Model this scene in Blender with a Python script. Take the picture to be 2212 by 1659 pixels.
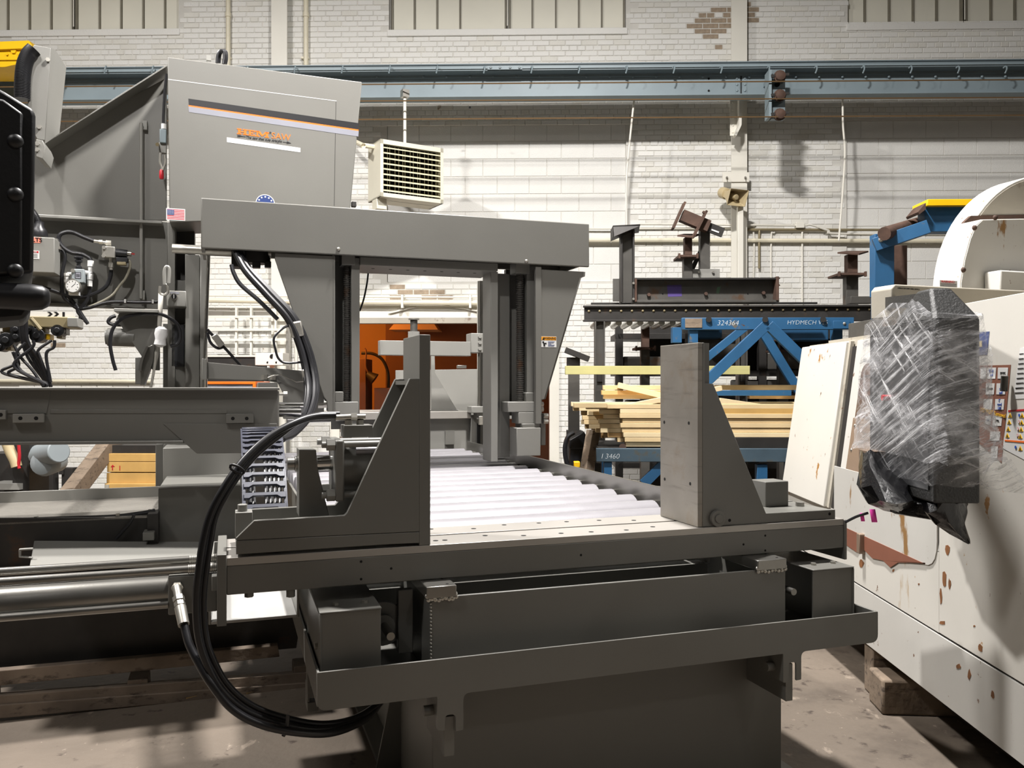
import bpy, bmesh, math, random
from mathutils import Vector, Matrix
random.seed(7)
R = math.radians
SC = bpy.context.scene
COL = SC.collection
for o in list(bpy.data.objects): bpy.data.objects.remove(o)

# ---------------- camera, light, exposure ----------------
CAMH, FOC, CX, CY = 1.55, 1800.0, 1106.0, 829.5
cam = bpy.data.cameras.new('camera'); camo = bpy.data.objects.new('camera', cam); COL.objects.link(camo)
camo.location = (0, 0, CAMH); camo.rotation_euler = (R(90), 0, 0)
cam.sensor_width = 36; cam.lens = 36*FOC/2212; cam.clip_start = .05; cam.clip_end = 200
SC.camera = camo
SC.view_settings.view_transform = 'Standard'; SC.view_settings.look = 'None'
SC.view_settings.gamma = 1; SC.view_settings.use_curve_mapping = False
SC.view_settings.exposure = 0.0
wd = bpy.data.worlds.new('hall'); SC.world = wd; wd.use_nodes = True
wd.node_tree.nodes['Background'].inputs[0].default_value = (.9, .93, 1, 1)
wd.node_tree.nodes['Background'].inputs[1].default_value = .12
def lamp(name, loc, power, size, col=(1, .965, .935), aim=None, spread=180):
    l = bpy.data.lights.new(name, 'AREA'); l.shape = 'DISK'; l.size = size; l.energy = power; l.color = col
    l.spread = R(spread)
    o = bpy.data.objects.new(name, l); COL.objects.link(o); o.location = loc
    if aim: o.rotation_euler = (Vector(aim)-Vector(loc)).to_track_quat('-Z', 'Y').to_euler()
    return o
# high-bay lamps of the hall, the rear one only added fill
lamp('bay_or_fill_lamp', (.4, 4.5, 7.2), 1050, .45)
lamp('bay_or_fill_lamp', (-4.8, 3.9, 7.8), 900, .45)
lamp('bay_or_fill_lamp', (7.6, 2.4, 7.8), 130, .45)
lamp('bay_or_fill_lamp', (-4.2, -.6, 7.8), 210, 1.2)
lamp('bay_or_fill_lamp', (4.5, -4.5, 7.8), 60, .45)  # unseen rear lamp, added as fill for the front faces
# added, unseen lamp; follows the saw's shadows, spread narrowed to spare the table
lamp('added_saw_lamp', (-1.0, -1.2, 7.9), 24, .3, aim=(-1.4, 5.6, 3.1), spread=38)
# warm lamp inside the back room
pl = bpy.data.lights.new('back_room_lamp', 'POINT'); pl.energy = 70; pl.color = (1, .36, .06); pl.shadow_soft_size = .12
plo = bpy.data.objects.new('back_room_lamp', pl); COL.objects.link(plo); plo.location = (-2.75, 11.7, 2.5)

# ---------------- frames ----------------
class Fr:
    def __init__(s, deg): s.c, s.s = math.cos(R(deg)), math.sin(R(deg)); s.U = Vector((s.c, s.s, 0)); s.V = Vector((-s.s, s.c, 0)); s.deg = deg
    def w(s, u, v, z): return Vector((u*s.c-v*s.s, u*s.s+v*s.c, z))
    def _r(s, x, y): return (x-CX)/FOC, (CY-y)/FOC
    def v(s, x, y, v):
        a, b = s._r(x, y); Y = v/(s.c-a*s.s); return Vector((a*Y, Y, CAMH+b*Y))
    def u(s, x, y, u):
        a, b = s._r(x, y); Y = u/(a*s.c+s.s); return Vector((a*Y, Y, CAMH+b*Y))
    def z(s, x, y, z):
        a, b = s._r(x, y); Y = (z-CAMH)/b; return Vector((a*Y, Y, z))
    def uv(s, p): return p.x*s.c+p.y*s.s, -p.x*s.s+p.y*s.c, p.z
    def rot(s): return Matrix.Rotation(R(s.deg), 4, 'Z')
G = Fr(18.8)      # saw, gantry, roller table
L = Fr(-1.3)      # back wall, rack, white machine
Z = Vector((0, 0, 1))
def at(x, y, Y): return Vector(((x-CX)/FOC*Y, Y, CAMH+(CY-y)/FOC*Y))

# ---------------- mesh builder ----------------
def perp(d):
    d = d.normalized(); a = d.cross(Z) if abs(d.z) < .95 else d.cross(Vector((1, 0, 0)))
    a.normalize(); return a, d.cross(a)
def spline(pts, n=8):
    pts = [Vector(p) for p in pts]
    if len(pts) < 3: return pts
    P = [pts[0]*2-pts[1]]+pts+[pts[-1]*2-pts[-2]]; out = []
    for i in range(1, len(P)-2):
        a, b, c, d = P[i-1:i+3]
        for k in range(n):
            t = k/n
            out.append(.5*((2*b)+(c-a)*t+(2*a-5*b+4*c-d)*t*t+(3*b-a-3*c+d)*t**3))
    out.append(pts[-1]); return out
class MB:
    def __init__(s): s.b = bmesh.new()
    def poly(s, pts, vec):
        vs = [s.b.verts.new(p) for p in pts]; ws = [s.b.verts.new(Vector(p)+vec) for p in pts]; n = len(pts)
        s.b.faces.new(vs); s.b.faces.new(ws[::-1])
        for i in range(n): s.b.faces.new((vs[i], ws[i], ws[(i+1) % n], vs[(i+1) % n]))
        return s
    def box(s, f, u0, u1, v0, v1, z0, z1):
        return s.poly([f.w(u0, v0, z0), f.w(u1, v0, z0), f.w(u1, v0, z1), f.w(u0, v0, z1)], f.V*(v1-v0))
    def pbox(s, f, x0, y0, x1, y1, v, dv):   # front rectangle read in picture pixels on the plane v
        m = (x0+x1)/2; a, b = f.uv(f.v(x0, y0, v)), f.uv(f.v(x1, y1, v))
        zt, zb = f.v(m, y0, v).z, f.v(m, y1, v).z
        return s.box(f, a[0], b[0], v, v+dv, zb, zt)
    def ppoly(s, f, px, v, dv): return s.poly([f.v(x, y, v) for x, y in px], f.V*dv)
    def upoly(s, f, px, u, du): return s.poly([f.u(x, y, u) for x, y in px], f.U*du)
    def bar(s, p, q, w, h, up=Z):           # square bar from p to q
        p, q = Vector(p), Vector(q); d = (q-p).normalized(); a = d.cross(up)
        if a.length < .01: a = d.cross(Vector((1, 0, 0)))
        a.normalize(); b = a.cross(d)
        return s.poly([p+a*w/2*i+b*h/2*j for i, j in ((-1, -1), (1, -1), (1, 1), (-1, 1))], q-p)
    def cyl(s, p, q, r, n=16, r2=None, ends=True):
        p, q = Vector(p), Vector(q); a, b = perp(q-p); r2 = r if r2 is None else r2
        A = [s.b.verts.new(p+(a*math.cos(t)+b*math.sin(t))*r) for t in [2*math.pi*i/n for i in range(n)]]
        B = [s.b.verts.new(q+(a*math.cos(t)+b*math.sin(t))*r2) for t in [2*math.pi*i/n for i in range(n)]]
        for i in range(n): s.b.faces.new((A[i], A[(i+1) % n], B[(i+1) % n], B[i]))
        if ends: s.b.faces.new(A[::-1]); s.b.faces.new(B)
        return s
    def lathe(s, p, ax, prof, n=16):         # prof: (along, radius)
        p = Vector(p); ax = Vector(ax).normalized(); a, b = perp(ax); rings = []
        for t, r in prof: rings.append([s.b.verts.new(p+ax*t+(a*math.cos(2*math.pi*i/n)+b*math.sin(2*math.pi*i/n))*max(r, 1e-4)) for i in range(n)])
        for A, B in zip(rings, rings[1:]):
            for i in range(n): s.b.faces.new((A[i], A[(i+1) % n], B[(i+1) % n], B[i]))
        s.b.faces.new(rings[0][::-1]); s.b.faces.new(rings[-1]); return s
    def tube(s, pts, r, n=8, smooth=8, rr=None):
        P = spline(pts, smooth) if smooth else [Vector(p) for p in pts]; rings = []; a = None
        for i, p in enumerate(P):
            d = (P[min(i+1, len(P)-1)]-P[max(i-1, 0)])
            if d.length < 1e-6: continue
            d.normalize()
            if a is None: a, _ = perp(d)
            a = (a-d*a.dot(d)).normalized(); b = d.cross(a); q = r if rr is None else rr(i, len(P))
            rings.append([s.b.verts.new(p+(a*math.cos(2*math.pi*k/n)+b*math.sin(2*math.pi*k/n))*q) for k in range(n)])
        for A, B in zip(rings, rings[1:]):
            for i in range(n): s.b.faces.new((A[i], A[(i+1) % n], B[(i+1) % n], B[i]))
        s.b.faces.new(rings[0][::-1]); s.b.faces.new(rings[-1]); return s
    def dome(s, p, ax, r, h, n=14):
        return s.lathe(p, ax, [(-h*.3, r), (0, r)]+[(h*math.sin(t), r*math.cos(t)) for t in (.4, .8, 1.2, 1.5)], n)
    def hexa(s, p, ax, r, h): return s.cyl(p, Vector(p)+Vector(ax).normalized()*h, r, 6)
    def grid(s, rows, thick=None):           # rows of points -> sheet
        V = [[s.b.verts.new(p) for p in r] for r in rows]
        for A, B in zip(V, V[1:]):
            for i in range(len(A)-1): s.b.faces.new((A[i], A[i+1], B[i+1], B[i]))
        return s
    def build(s, name, mat, parent=None, bevel=0, smooth=True, label=None, cat=None, group=None, kind=None, mods=None, org=None):
        bmesh.ops.recalc_face_normals(s.b, faces=s.b.faces)
        me = bpy.data.meshes.new(name)
        if parent is not None: org = Vector(parent['_o'])
        elif org is None:
            xs = [v.co for v in s.b.verts]; lo = Vector([min(v[i] for v in xs) for i in range(3)]); hi = Vector([max(v[i] for v in xs) for i in range(3)])
            org = Vector(((lo.x+hi.x)/2, (lo.y+hi.y)/2, lo.z))
        bmesh.ops.translate(s.b, vec=-org, verts=s.b.verts)
        s.b.to_mesh(me); s.b.free()
        if smooth:
            for p in me.polygons: p.use_smooth = True
            me.set_sharp_from_angle(angle=R(38))
        o = bpy.data.objects.new(name, me); COL.objects.link(o)
        for m in (mat if isinstance(mat, (list, tuple)) else [mat]): me.materials.append(m)
        o['_o'] = list(org)
        if parent is not None: o.parent = parent
        else: o.location = org
        if bevel:
            m = o.modifiers.new('edge', 'BEVEL'); m.width = bevel; m.segments = 2; m.limit_method = 'ANGLE'; m.angle_limit = R(40); m.use_clamp_overlap = True
        tag(o, label, cat, group, kind); return o
def tag(o, label=None, cat=None, group=None, kind=None):
    if label: o['label'] = label
    if cat: o['category'] = cat
    if group: o['group'] = group
    if kind: o['kind'] = kind
    return o
def T(name, label, cat, p, group=None):
    o = bpy.data.objects.new(name, None); COL.objects.link(o); o.empty_display_size = .05
    o.location = p; o['_o'] = list(Vector(p)); return tag(o, label, cat, group)
def sub(name, ob, parent, loc, rot=None, scale=None):      # a cheap part that shares the mesh of ob
    o = bpy.data.objects.new(name, ob.data); COL.objects.link(o); o.parent = parent
    o.location = Vector(loc)-Vector(parent['_o']); o['_o'] = list(Vector(loc))
    if rot is not None: o.rotation_euler = rot
    if scale is not None: o.scale = scale
    return o
def unit(name, mb, mat):                                   # bare mesh data for shared pieces
    class D: pass
    bmesh.ops.recalc_face_normals(mb.b, faces=mb.b.faces)
    me = bpy.data.meshes.new(name); mb.b.to_mesh(me); mb.b.free(); me.materials.append(mat)
    for p in me.polygons: p.use_smooth = True
    me.set_sharp_from_angle(angle=R(38)); d = D(); d.data = me; return d
def text(name, s, mat, parent, p, size, f=G, face='v', align='CENTER', shear=0, bold=0, wscale=1, tilt=0):
    c = bpy.data.curves.new(name, 'FONT'); c.body = s; c.size = size; c.align_x = align; c.align_y = 'CENTER'; c.extrude = .0004
    c.shear = shear; c.offset = bold; c.resolution_u = 3
    o = bpy.data.objects.new(name, c); COL.objects.link(o); bpy.context.view_layer.update()
    me = bpy.data.meshes.new_from_object(o.evaluated_get(bpy.context.evaluated_depsgraph_get())); bpy.data.objects.remove(o)
    me.materials.clear(); me.materials.append(mat); o = bpy.data.objects.new(name, me); COL.objects.link(o)
    if face == 'v': X, N = f.U, -f.V
    else: X, N = -f.V, -f.U            # facing -u
    Q = Matrix((X, Z, N)).transposed().to_4x4()
    o.parent = parent; o.matrix_local = Matrix.Translation(Vector(p)-Vector(parent['_o'])) @ Q @ Matrix.Rotation(R(tilt), 4, 'Z') @ Matrix.Diagonal((wscale, 1, 1, 1)); return o

# ---------------- materials ----------------
def mat(name, col, rough=.5, metal=0, var=0, vs=4, bump=0, bs=60, spot=None, spec=.5, alpha=None, emit=None):
    m = bpy.data.materials.new(name); m.use_nodes = True; nt = m.node_tree; b = nt.nodes['Principled BSDF']
    b.inputs['Base Color'].default_value = (*col, 1); b.inputs['Roughness'].default_value = rough; b.inputs['Metallic'].default_value = metal
    b.inputs['Specular IOR Level'].default_value = spec
    N = nt.nodes.new; K = nt.links.new
    if var or bump or spot: tc = N('ShaderNodeTexCoord')
    out = None
    if var:
        n = N('ShaderNodeTexNoise'); n.inputs['Scale'].default_value = vs; n.inputs['Detail'].default_value = 6; K(tc.outputs['Object'], n.inputs['Vector'])
        r = N('ShaderNodeValToRGB'); r.color_ramp.elements[0].position = .3; r.color_ramp.elements[1].position = .7
        r.color_ramp.elements[0].color = (*[c*(1-var) for c in col], 1); r.color_ramp.elements[1].color = (*[min(1, c*(1+var)) for c in col], 1)
        K(n.outputs['Fac'], r.inputs['Fac']); out = r.outputs['Color']
    for sp in (spot or []):                  # (colour, scale, threshold, stretch)
        n = N('ShaderNodeTexNoise'); n.inputs['Scale'].default_value = sp[1]; n.inputs['Detail'].default_value = 8; n.inputs['Roughness'].default_value = .65
        mp = N('ShaderNodeMapping'); mp.inputs['Scale'].default_value = sp[3]; K(tc.outputs['Object'], mp.inputs[0]); K(mp.outputs[0], n.inputs['Vector'])
        r = N('ShaderNodeValToRGB'); r.color_ramp.elements[0].position = sp[2]; r.color_ramp.elements[1].position = sp[2]+(sp[4] if len(sp) > 4 else .03)
        r.color_ramp.elements[0].color = (0, 0, 0, 1); r.color_ramp.elements[1].color = (1, 1, 1, 1); K(n.outputs['Fac'], r.inputs['Fac'])
        x = N('ShaderNodeMix'); x.data_type = 'RGBA'; K(r.outputs['Color'], x.inputs['Factor'])
        if out: K(out, x.inputs['A'])
        else: x.inputs['A'].default_value = (*col, 1)
        x.inputs['B'].default_value = (*sp[0], 1); out = x.outputs['Result']
    if out: K(out, b.inputs['Base Color'])
    if bump:
        n = N('ShaderNodeTexNoise'); n.inputs['Scale'].default_value = bs; n.inputs['Detail'].default_value = 4; K(tc.outputs['Object'], n.inputs['Vector'])
        bp = N('ShaderNodeBump'); bp.inputs['Strength'].default_value = bump; bp.inputs['Distance'].default_value = .01; K(n.outputs['Fac'], bp.inputs['Height']); K(bp.outputs[0], b.inputs['Normal'])
    if alpha is not None: b.inputs['Alpha'].default_value = alpha
    if emit: b.inputs['Emission Color'].default_value = (*emit[0], 1); b.inputs['Emission Strength'].default_value = emit[1]
    return m
def h(x): return tuple(((int(x[i:i+2], 16)/255+.055)/1.055)**2.4 if int(x[i:i+2], 16) > 10 else int(x[i:i+2], 16)/255/12.92 for i in (0, 2, 4))
one = (1, 1, 1)
M = dict(
 grey=mat('machine_grey_paint', h('6c6b66'), .42, 0, .04, 3, .03, 180),
 grey2=mat('light_grey_paint', h('84837e'), .42, 0, .04, 3, .03, 180),
 steel=mat('bare_steel', h('88837b'), .45, .2, .18, 3.5, .04, 90, [(h('7b6d5d'), 4, .5, (1, 1, 1), .2), (h('6f6a64'), 3, .55, (.6, .6, 9), .12)]),
 mach=mat('machined_steel', h('918f8a'), .3, .85, .08, 6, .02, 120),
 chrome=mat('chrome', h('dcdcda'), .12, 1),
 zinc=mat('zinc_fitting', h('b9b6ae'), .35, .8, .1, 30),
 tin=mat('satin_roller_tube', h('8f8d91'), .38, .15, .06, 9, .05, 150, None, .5),
 plate=mat('ground_plate', h('aba7a1'), .4, .4, .06, 4, .03, 120),
 rubber=mat('black_rubber', h('1c1c1f'), .38, 0, .1, 20),
 black=mat('black_paint', h('17181b'), .45, 0, .1, 6, .05, 100),
 hole=mat('dark_hole', h('0c0b0a'), .9),
 chain=mat('chain_plastic', h('40424d'), .35, 0, .06, 20),
 rust=mat('rusty_steel', h('4f3b31'), .8, .2, .3, 8, .15, 40),
 mill=mat('mill_scale_steel', h('55534f'), .55, .5, .2, 4, .06, 50, [(h('5a4636'), 5, .58, one, .1)]),
 dark=mat('dark_steel', h('33312f'), .55, .4, .2, 6, .06, 60, [(h('4a382c'), 6, .6, one, .1)]),
 blue=mat('worn_blue_paint', h('225278'), .5, 0, .12, 5, .04, 60, [(h('5e5a52'), 5, .63, one, .05), (h('4f3a2c'), 9, .68, one, .04)]),
 bluegrey=mat('faded_blue_steel', h('445662'), .6, .2, .2, 5, .04, 60, [(h('56503f'), 5, .55, one, .1)]),
 yellow=mat('crane_yellow', h('e8b80a'), .4, 0, .06, 5, 0, 60, [(h('6b4a16'), 14, .7, one, .03)]),
 crane=mat('blue_grey_runway_paint', h('7c8a90'), .5, 0, .07, 2.5, .03, 60),
 crane2=mat('runway_shade_paint', h('6b777c'), .5, 0, .07, 2.5),  # darker copy of the runway paint, shade under the flange as colour
 wire=mat('copper_wire', h('7a6143'), .5, .5),
 brick=mat('painted_brick', h('e0dfda'), .6, 0, .03, 1.3, .35, 60),
 brick2=mat('painted_brick_worn', h('dad8d0'), .6, 0, .05, 3, .4, 50, [(h('9a8a78'), 7, .66, one, .04)]),
 bare=mat('bare_brick', h('9b8b78'), .85, 0, .2, 20, .5, 60),
 mortar=mat('painted_mortar', h('cfcdc6'), .8, 0, .06, 5, .2, 80),
 block=mat('painted_block', h('e3e2dd'), .7, 0, .03, 2, .6, 110),
 pane=mat('painted_window_panel', h('e2dfd0'), .5, 0, .05, 1.2),
 mull=mat('window_bar_paint', h('7f7a6c'), .6, 0, .1, 8),
 white=mat('white_trim_paint', h('dfdcd1'), .5, 0, .03, 3, .05, 60, [(h('9a8d7a'), 12, .72, one, .03)]),
 cream=mat('cream_pipe_paint', h('ddd6bf'), .45, 0, .05, 9, 0, 60, [(h('8d7d66'), 18, .7, one, .03)]),
 beige=mat('beige_plastic', h('bfae88'), .45, 0, .06, 6),
 heater=mat('heater_enamel', h('d8d4c2'), .45, 0, .03, 5),
 heaterfin=mat('heater_louvre_enamel', h('e0d9b8'), .4),
 wood=mat('fresh_pine', h('cdb68c'), .65, 0, .1, 3, .08, 50, [(h('b98a52'), 9, .66, (1, 6, 6), .05)]),
 wood2=mat('pale_pine', h('d6c39c'), .65, 0, .08, 3, .08, 50, [(h('c59a62'), 8, .68, (1, 6, 6), .05)]),
 wood3=mat('orange_pine', h('c7a26c'), .65, 0, .1, 3, .08, 50, [(h('a9743c'), 8, .64, (1, 6, 6), .06)]),
 treated=mat('treated_lumber', h('aca873'), .65, 0, .1, 4, .06, 50),
 oldwood=mat('weathered_timber', h('7c6d5d'), .85, 0, .3, 5, .3, 30, [(h('4a4038'), 6, .56, (1, 5, 5), .1)]),
 palletwood=mat('dirty_pallet_board', h('75685b'), .85, 0, .3, 5, .3, 30, [(h('3a322b'), 5, .54, (1, 4, 4), .12), (h('b07f42'), 6, .72, (1, 3, 3), .02)]),
 crate=mat('yellow_crate_board', h('bd9757'), .65, 0, .12, 5, .06, 50),
 cnc=mat('chipped_white_enamel', h('cfccc4'), .42, 0, .03, 2, .02, 60, [(h('a5763a'), 7, .65, (1, 1, .7), .02), (h('6b4a30'), 16, .665, (1, 1, .6), .02), (h('a88a5e'), 3, .655, (1, 1, .3), .06)]),
 cnclow=mat('grey_white_enamel', h('c3c1bb'), .45, 0, .04, 2, .02, 60, [(h('8f6d44'), 6, .64, (1, 1, .3), .04), (h('6b4a30'), 18, .67, one, .02)]),
 cncdirty=mat('stained_grey_enamel', h('a8a295'), .6, 0, .12, 2.5, .05, 60, [(h('6d5a47'), 4, .58, one, .1), (h('7a4a28'), 11, .68, one, .03)]),
 bronze=mat('bronze_window_film', h('5a4236'), .18, .1, .05, 3),
 bronze2=mat('bronze_cover_plate', h('8a7767'), .25, .2, .05, 3),
 primer=mat('exposed_brown_primer', h('80513f'), .6, 0, .1, 6),
 seam=mat('dark_seam_gap', h('1d1813'), .9),
 bag=mat('black_bag_film', h('0d0d0f'), .22, 0, .1, 20, .6, 22),
 foam=mat('black_crinkle_case', h('232322'), .55, 0, .15, 30, .4, 120),
 pink=mat('pink_tape', h('ff4fc0'), .5),
 red=mat('red_grip', h('b3212b'), .4),
 orange=mat('orange_ink', h('f2701c'), .4),
 ink=mat('black_ink', h('131316'), .4),
 silver=mat('silver_film', h('8a8b94'), .35, .1, .04, 8),
 wht=mat('white_label', h('d8d8d6'), .45),
 navy=mat('navy_ink', h('253a72'), .45),
 ltblue=mat('blue_ink', h('3158b0'), .5),
 flagred=mat('flag_red', h('b8273a'), .45),
 warn=mat('warning_orange', h('e69a1c'), .45),
 yell=mat('warning_yellow', h('eebb12'), .45),
 salmon=mat('salmon_label', h('e98d78'), .5),
 chalk=mat('white_chalk', h('cfd6da'), .8),
 purple=mat('purple_spray', h('4b3a78'), .6),
 green=mat('green_spray', h('4e6a52'), .6),
 floor=mat('worn_concrete', h('6b6156'), .62, 0, .16, 1.6, .5, 16, [(h('4f463e'), 1.3, .52, one, .16), (h('463c35'), 7, .60, one, .06), (h('8b7f72'), 11, .62, (1, .5, 1), .05), (h('a99d8e'), 34, .68, one, .02), (h('cfc5b6'), 70, .71, one, .02)]),
 plainwall=mat('plain_hall_paint', h('56534d'), .8, 0, .05, .5),
 roof=mat('hall_roof_deck', h('5c5a54'), .9, 0, .05, .5),
 backroom=mat('ochre_room_paint', h('c9a578'), .8, 0, .05, 1),
 backdark=mat('brown_partition', h('6b4a36'), .8, 0, .1, 2),
 strap=mat('grey_webbing', h('a5a29a'), .8, 0, .05, 60),
 rag=mat('white_rag', h('dedede'), .8, 0, .05, 20, .3, 40),
 cable=mat('grey_cable', h('8f8b7c'), .5),
 brass=mat('brass', h('8f8468'), .45, .3),
 ruststain=mat('rust_stain', h('7d5230'), .7, 0, .25, 30),
 chute=mat('pale_chute_paint', h('a9a8a5'), .3, 0, .04, 4),
 oilblock=mat('oily_beige_block', h('8e8262'), .5, .2, .15, 6),
 tread=mat('tread_plate', h('8f8b84'), .4, .6, .1, 6, 1.0, 35),
 canvas=mat('duct_grey', h('8b9396'), .5, 0, .05, 4),
)
# ---------------- room ----------------
WV = 10.6
def Lp(x, y, v=WV):
    u, _, z = L.uv(L.v(x, y, v)); return u, z
MB().box(L, -9, 11, -8, 14.6, -.1, 0).build('floor', M['floor'], kind='structure', org=Vector((0, 0, 0)))
MB().box(L, -9, 11, -8, WV+.3, 8.6, 8.7).build('ceiling', M['roof'], kind='structure')
MB().box(L, -9.2, -9, -8, WV+.3, 0, 8.7).build('wall_left', M['plainwall'], kind='structure')
MB().box(L, 11, 11.2, -8, WV+.3, 0, 8.7).build('wall_right', M['plainwall'], kind='structure')
MB().box(L, -9, 11, -8.2, -8, 0, 8.7).build('wall_front', M['plainwall'], kind='structure')
# openings of the back wall (u0,u1,z0,z1)
def rect(x0, y0, x1, y1):
    a, b = Lp(x0, y0), Lp(x1, y1); m = (x0+x1)/2; return a[0], b[0], Lp(m, y1)[1], Lp(m, y0)[1]
ZT = 6.75
win = [rect(-320, -80, 386, 66), rect(840, -80, 1352, 63), rect(1831, -80, 2500, 49)]
blk = [rect(836, 266, 1352, 609), rect(1829, 258, 2400, 640)]
door = list(rect(735, 690, 1187, 900)); door[2] = 0
us = sorted({-9, 11}|{e for r in win+blk+[door] for e in r[:2]}); zs = sorted({0, 8.6}|{e for r in win+blk+[door] for e in r[2:]})
def inside(r, u, z): return r[0] < u < r[1] and r[2] < z < r[3]
wm = MB()
for u0, u1 in zip(us, us[1:]):
    for z0, z1 in zip(zs, zs[1:]):
        u, z = (u0+u1)/2, (z0+z1)/2
        if inside(door, u, z): continue
        d = .1 if any(inside(r, u, z) for r in win) else .03 if any(inside(r, u, z) for r in blk) else 0
        wm.box(L, u0, u1, WV+d, WV+.3, z0, z1)
wall = wm.build('wall_back', M['mortar'], kind='structure', smooth=False, org=Vector((0, 0, 0)))
def ubrick(name, l, hh, d, m, i=.004):
    b = MB(); p = [(0, 0), (l, 0), (l, hh), (0, hh)]; q = [(i, i), (l-i, i), (l-i, hh-i), (i, hh-i)]
    A = [b.b.verts.new((x, 0, z)) for x, z in p]; B = [b.b.verts.new((x, -d, z)) for x, z in q]
    b.b.faces.new(B)
    for k in range(4): b.b.faces.new((A[k], A[(k+1) % 4], B[(k+1) % 4], B[k]))
    return unit(name, b, m)
CH, BL = .0672, .2040
UB = {(k, m): ubrick('brick', BL*k-.007, CH-.007, .008, M[m]) for k in (1, .5) for m in ('brick', 'brick2', 'bare')}
allb = []
rng = random.Random(3)
nrow = int(ZT/CH)
bareC = [(1545, 60, 55), (860, 632, 42), (1595, 20, 30), (1622, 40, 24), (905, 655, 40), (960, 645, 26), (130, 748, 18)]
def topx(u, z):
    p = L.w(u, WV, z); return CX+FOC*p.x/p.y, CY-FOC*(z-CAMH)/p.y
for r in range(nrow):
    z = r*CH; head = r % 6 == 2; k = .5 if head else 1
    u = -6.6-(r % 2)*BL*.5*k-(.25*BL if head else 0)
    while u < 8.6:
        l = BL*k; c = (u+l/2, z+CH/2)
        hit = any(inside(q, *c) or inside(q, u+.02, c[1]) or inside(q, u+l-.02, c[1]) for q in win+blk+[door])
        if not hit:
            x, y = topx(*c); m = 'brick' if rng.random() < .8 else 'brick2'
            for bx, by, br in bareC:
                dd = math.hypot(x-bx, (y-by)*1.1)/br
                if dd < 1 and rng.random() < 1.15-dd: m = 'bare'
            allb.append((u+.0035, z+.0035, k, m, x, y))
        u += l
vis = lambda x, y: (1400 < x < 1572 and 275 < y < 480) or (1625 < x < 1822 and 262 < y < 480) or (680 < x < 832 and 0 < y < 128) or (1358 < x < 1570 and 5 < y < 128)
cand = [i for i, b in enumerate(allb) if vis(b[4], b[5])]; rng.shuffle(cand); pick = set(cand[:298])
Q = L.rot()
V_, F_, MI_ = [], [], []
mi = {'brick': 0, 'brick2': 1, 'bare': 2}
for i, (u, z, k, m, x, y) in enumerate(allb):
    dv = rng.uniform(-.0015, .0015) if m != 'bare' else .004
    if i in pick:
        sub('brick', UB[(k, m)], wall, L.w(u, WV+dv, z), (0, 0, R(L.deg)))
    else:
        n = len(V_); l, hh, d, q = BL*k-.007, CH-.007, .008, .004
        for a, b in ((0, 0), (l, 0), (l, hh), (0, hh)): V_.append(L.w(u+a, WV+dv, z+b))
        for a, b in ((q, q), (l-q, q), (l-q, hh-q), (q, hh-q)): V_.append(L.w(u+a, WV+dv-d, z+b))
        F_ += [(n+4, n+5, n+6, n+7)]+[(n+j, n+(j+1) % 4, n+4+(j+1) % 4, n+4+j) for j in range(4)]; MI_ += [mi[m]]*5
me = bpy.data.meshes.new('brick_courses'); me.from_pydata(V_, [], F_)
for m in ('brick', 'brick2', 'bare'): me.materials.append(M[m])
me.polygons.foreach_set('material_index', MI_)
bo = bpy.data.objects.new('brick_courses', me); COL.objects.link(bo); bo.parent = wall; bo['kind'] = 'stuff'
# concrete block infill
BH, BW = .2035, .408
UBk = ubrick('concrete_block', BW-.006, BH-.006, .008, M['block'], .003)
for bi, q in enumerate(blk):
    n = int((q[3]-q[2])/BH); hh = (q[3]-q[2])/n
    for r in range(n):
        u = q[0]; first = BW*.45 if r % 2 else BW
        while u < min(q[1], 6.9)-.03:
            l = min(first, q[1]-u); first = BW
            sub('concrete_block', UBk, wall, L.w(u+.003, WV+.03, q[2]+r*hh+.003), (0, 0, R(L.deg)), (l/BW, 1, hh/BH)); u += l
# windows painted over
def window(i, q, bars, mull):
    w = MB().box(L, q[0], q[1]+.0, WV+.055, WV+.1, q[2], q[2]+.03).box(L, q[0], q[1], WV+.055, WV+.1, q[3]-.03, q[3]).build('window_%d' % i, M['mull'], kind='structure')
    edges = [q[0]]+bars+[q[1]]
    for a, b in zip(edges, edges[1:]):
        if b-a > .12: MB().box(L, a+.012, b-.012, WV+.075, WV+.09, q[2]+.02, q[3]).build('pane', M['pane'], w)
    for e in bars: MB().box(L, e-.009, e+.009, WV+.05, WV+.095, q[2], q[3]).build('glazing_bar', M['mull'], w)
    for e in mull:
        m = MB().box(L, e-.03, e-.018, WV+.03, WV+.095, q[2], q[3]).box(L, e+.018, e+.03, WV+.03, WV+.095, q[2], q[3]).build('mullion', M['mull'], w)
        MB().cyl(L.w(e, WV+.02, q[2]+.05), L.w(e, WV+.02, q[3]), .008, 8).build('latch_rod', M['white'], w)
    MB().box(L, q[0]-.02, q[1]+.02, WV-.025, WV+.08, q[2]-.085, q[2]).build('window_sill', M['brick'], w, .008)
pxu = lambda *xs: [Lp(x, 30)[0] for x in xs]
window(1, win[0], pxu(11, 58, 105, 153, 161, 210, 257, 305, 352), pxu(157))
window(2, win[1], pxu(846, 894, 943, 993, 1092, 1101, 1150, 1201, 1251, 1301, 1349), pxu(1096))
window(3, win[2], pxu(1872, 1925, 1977, 2028, 2081, 2090, 2146, 2198, 2252, 2310), pxu(2086))
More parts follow.
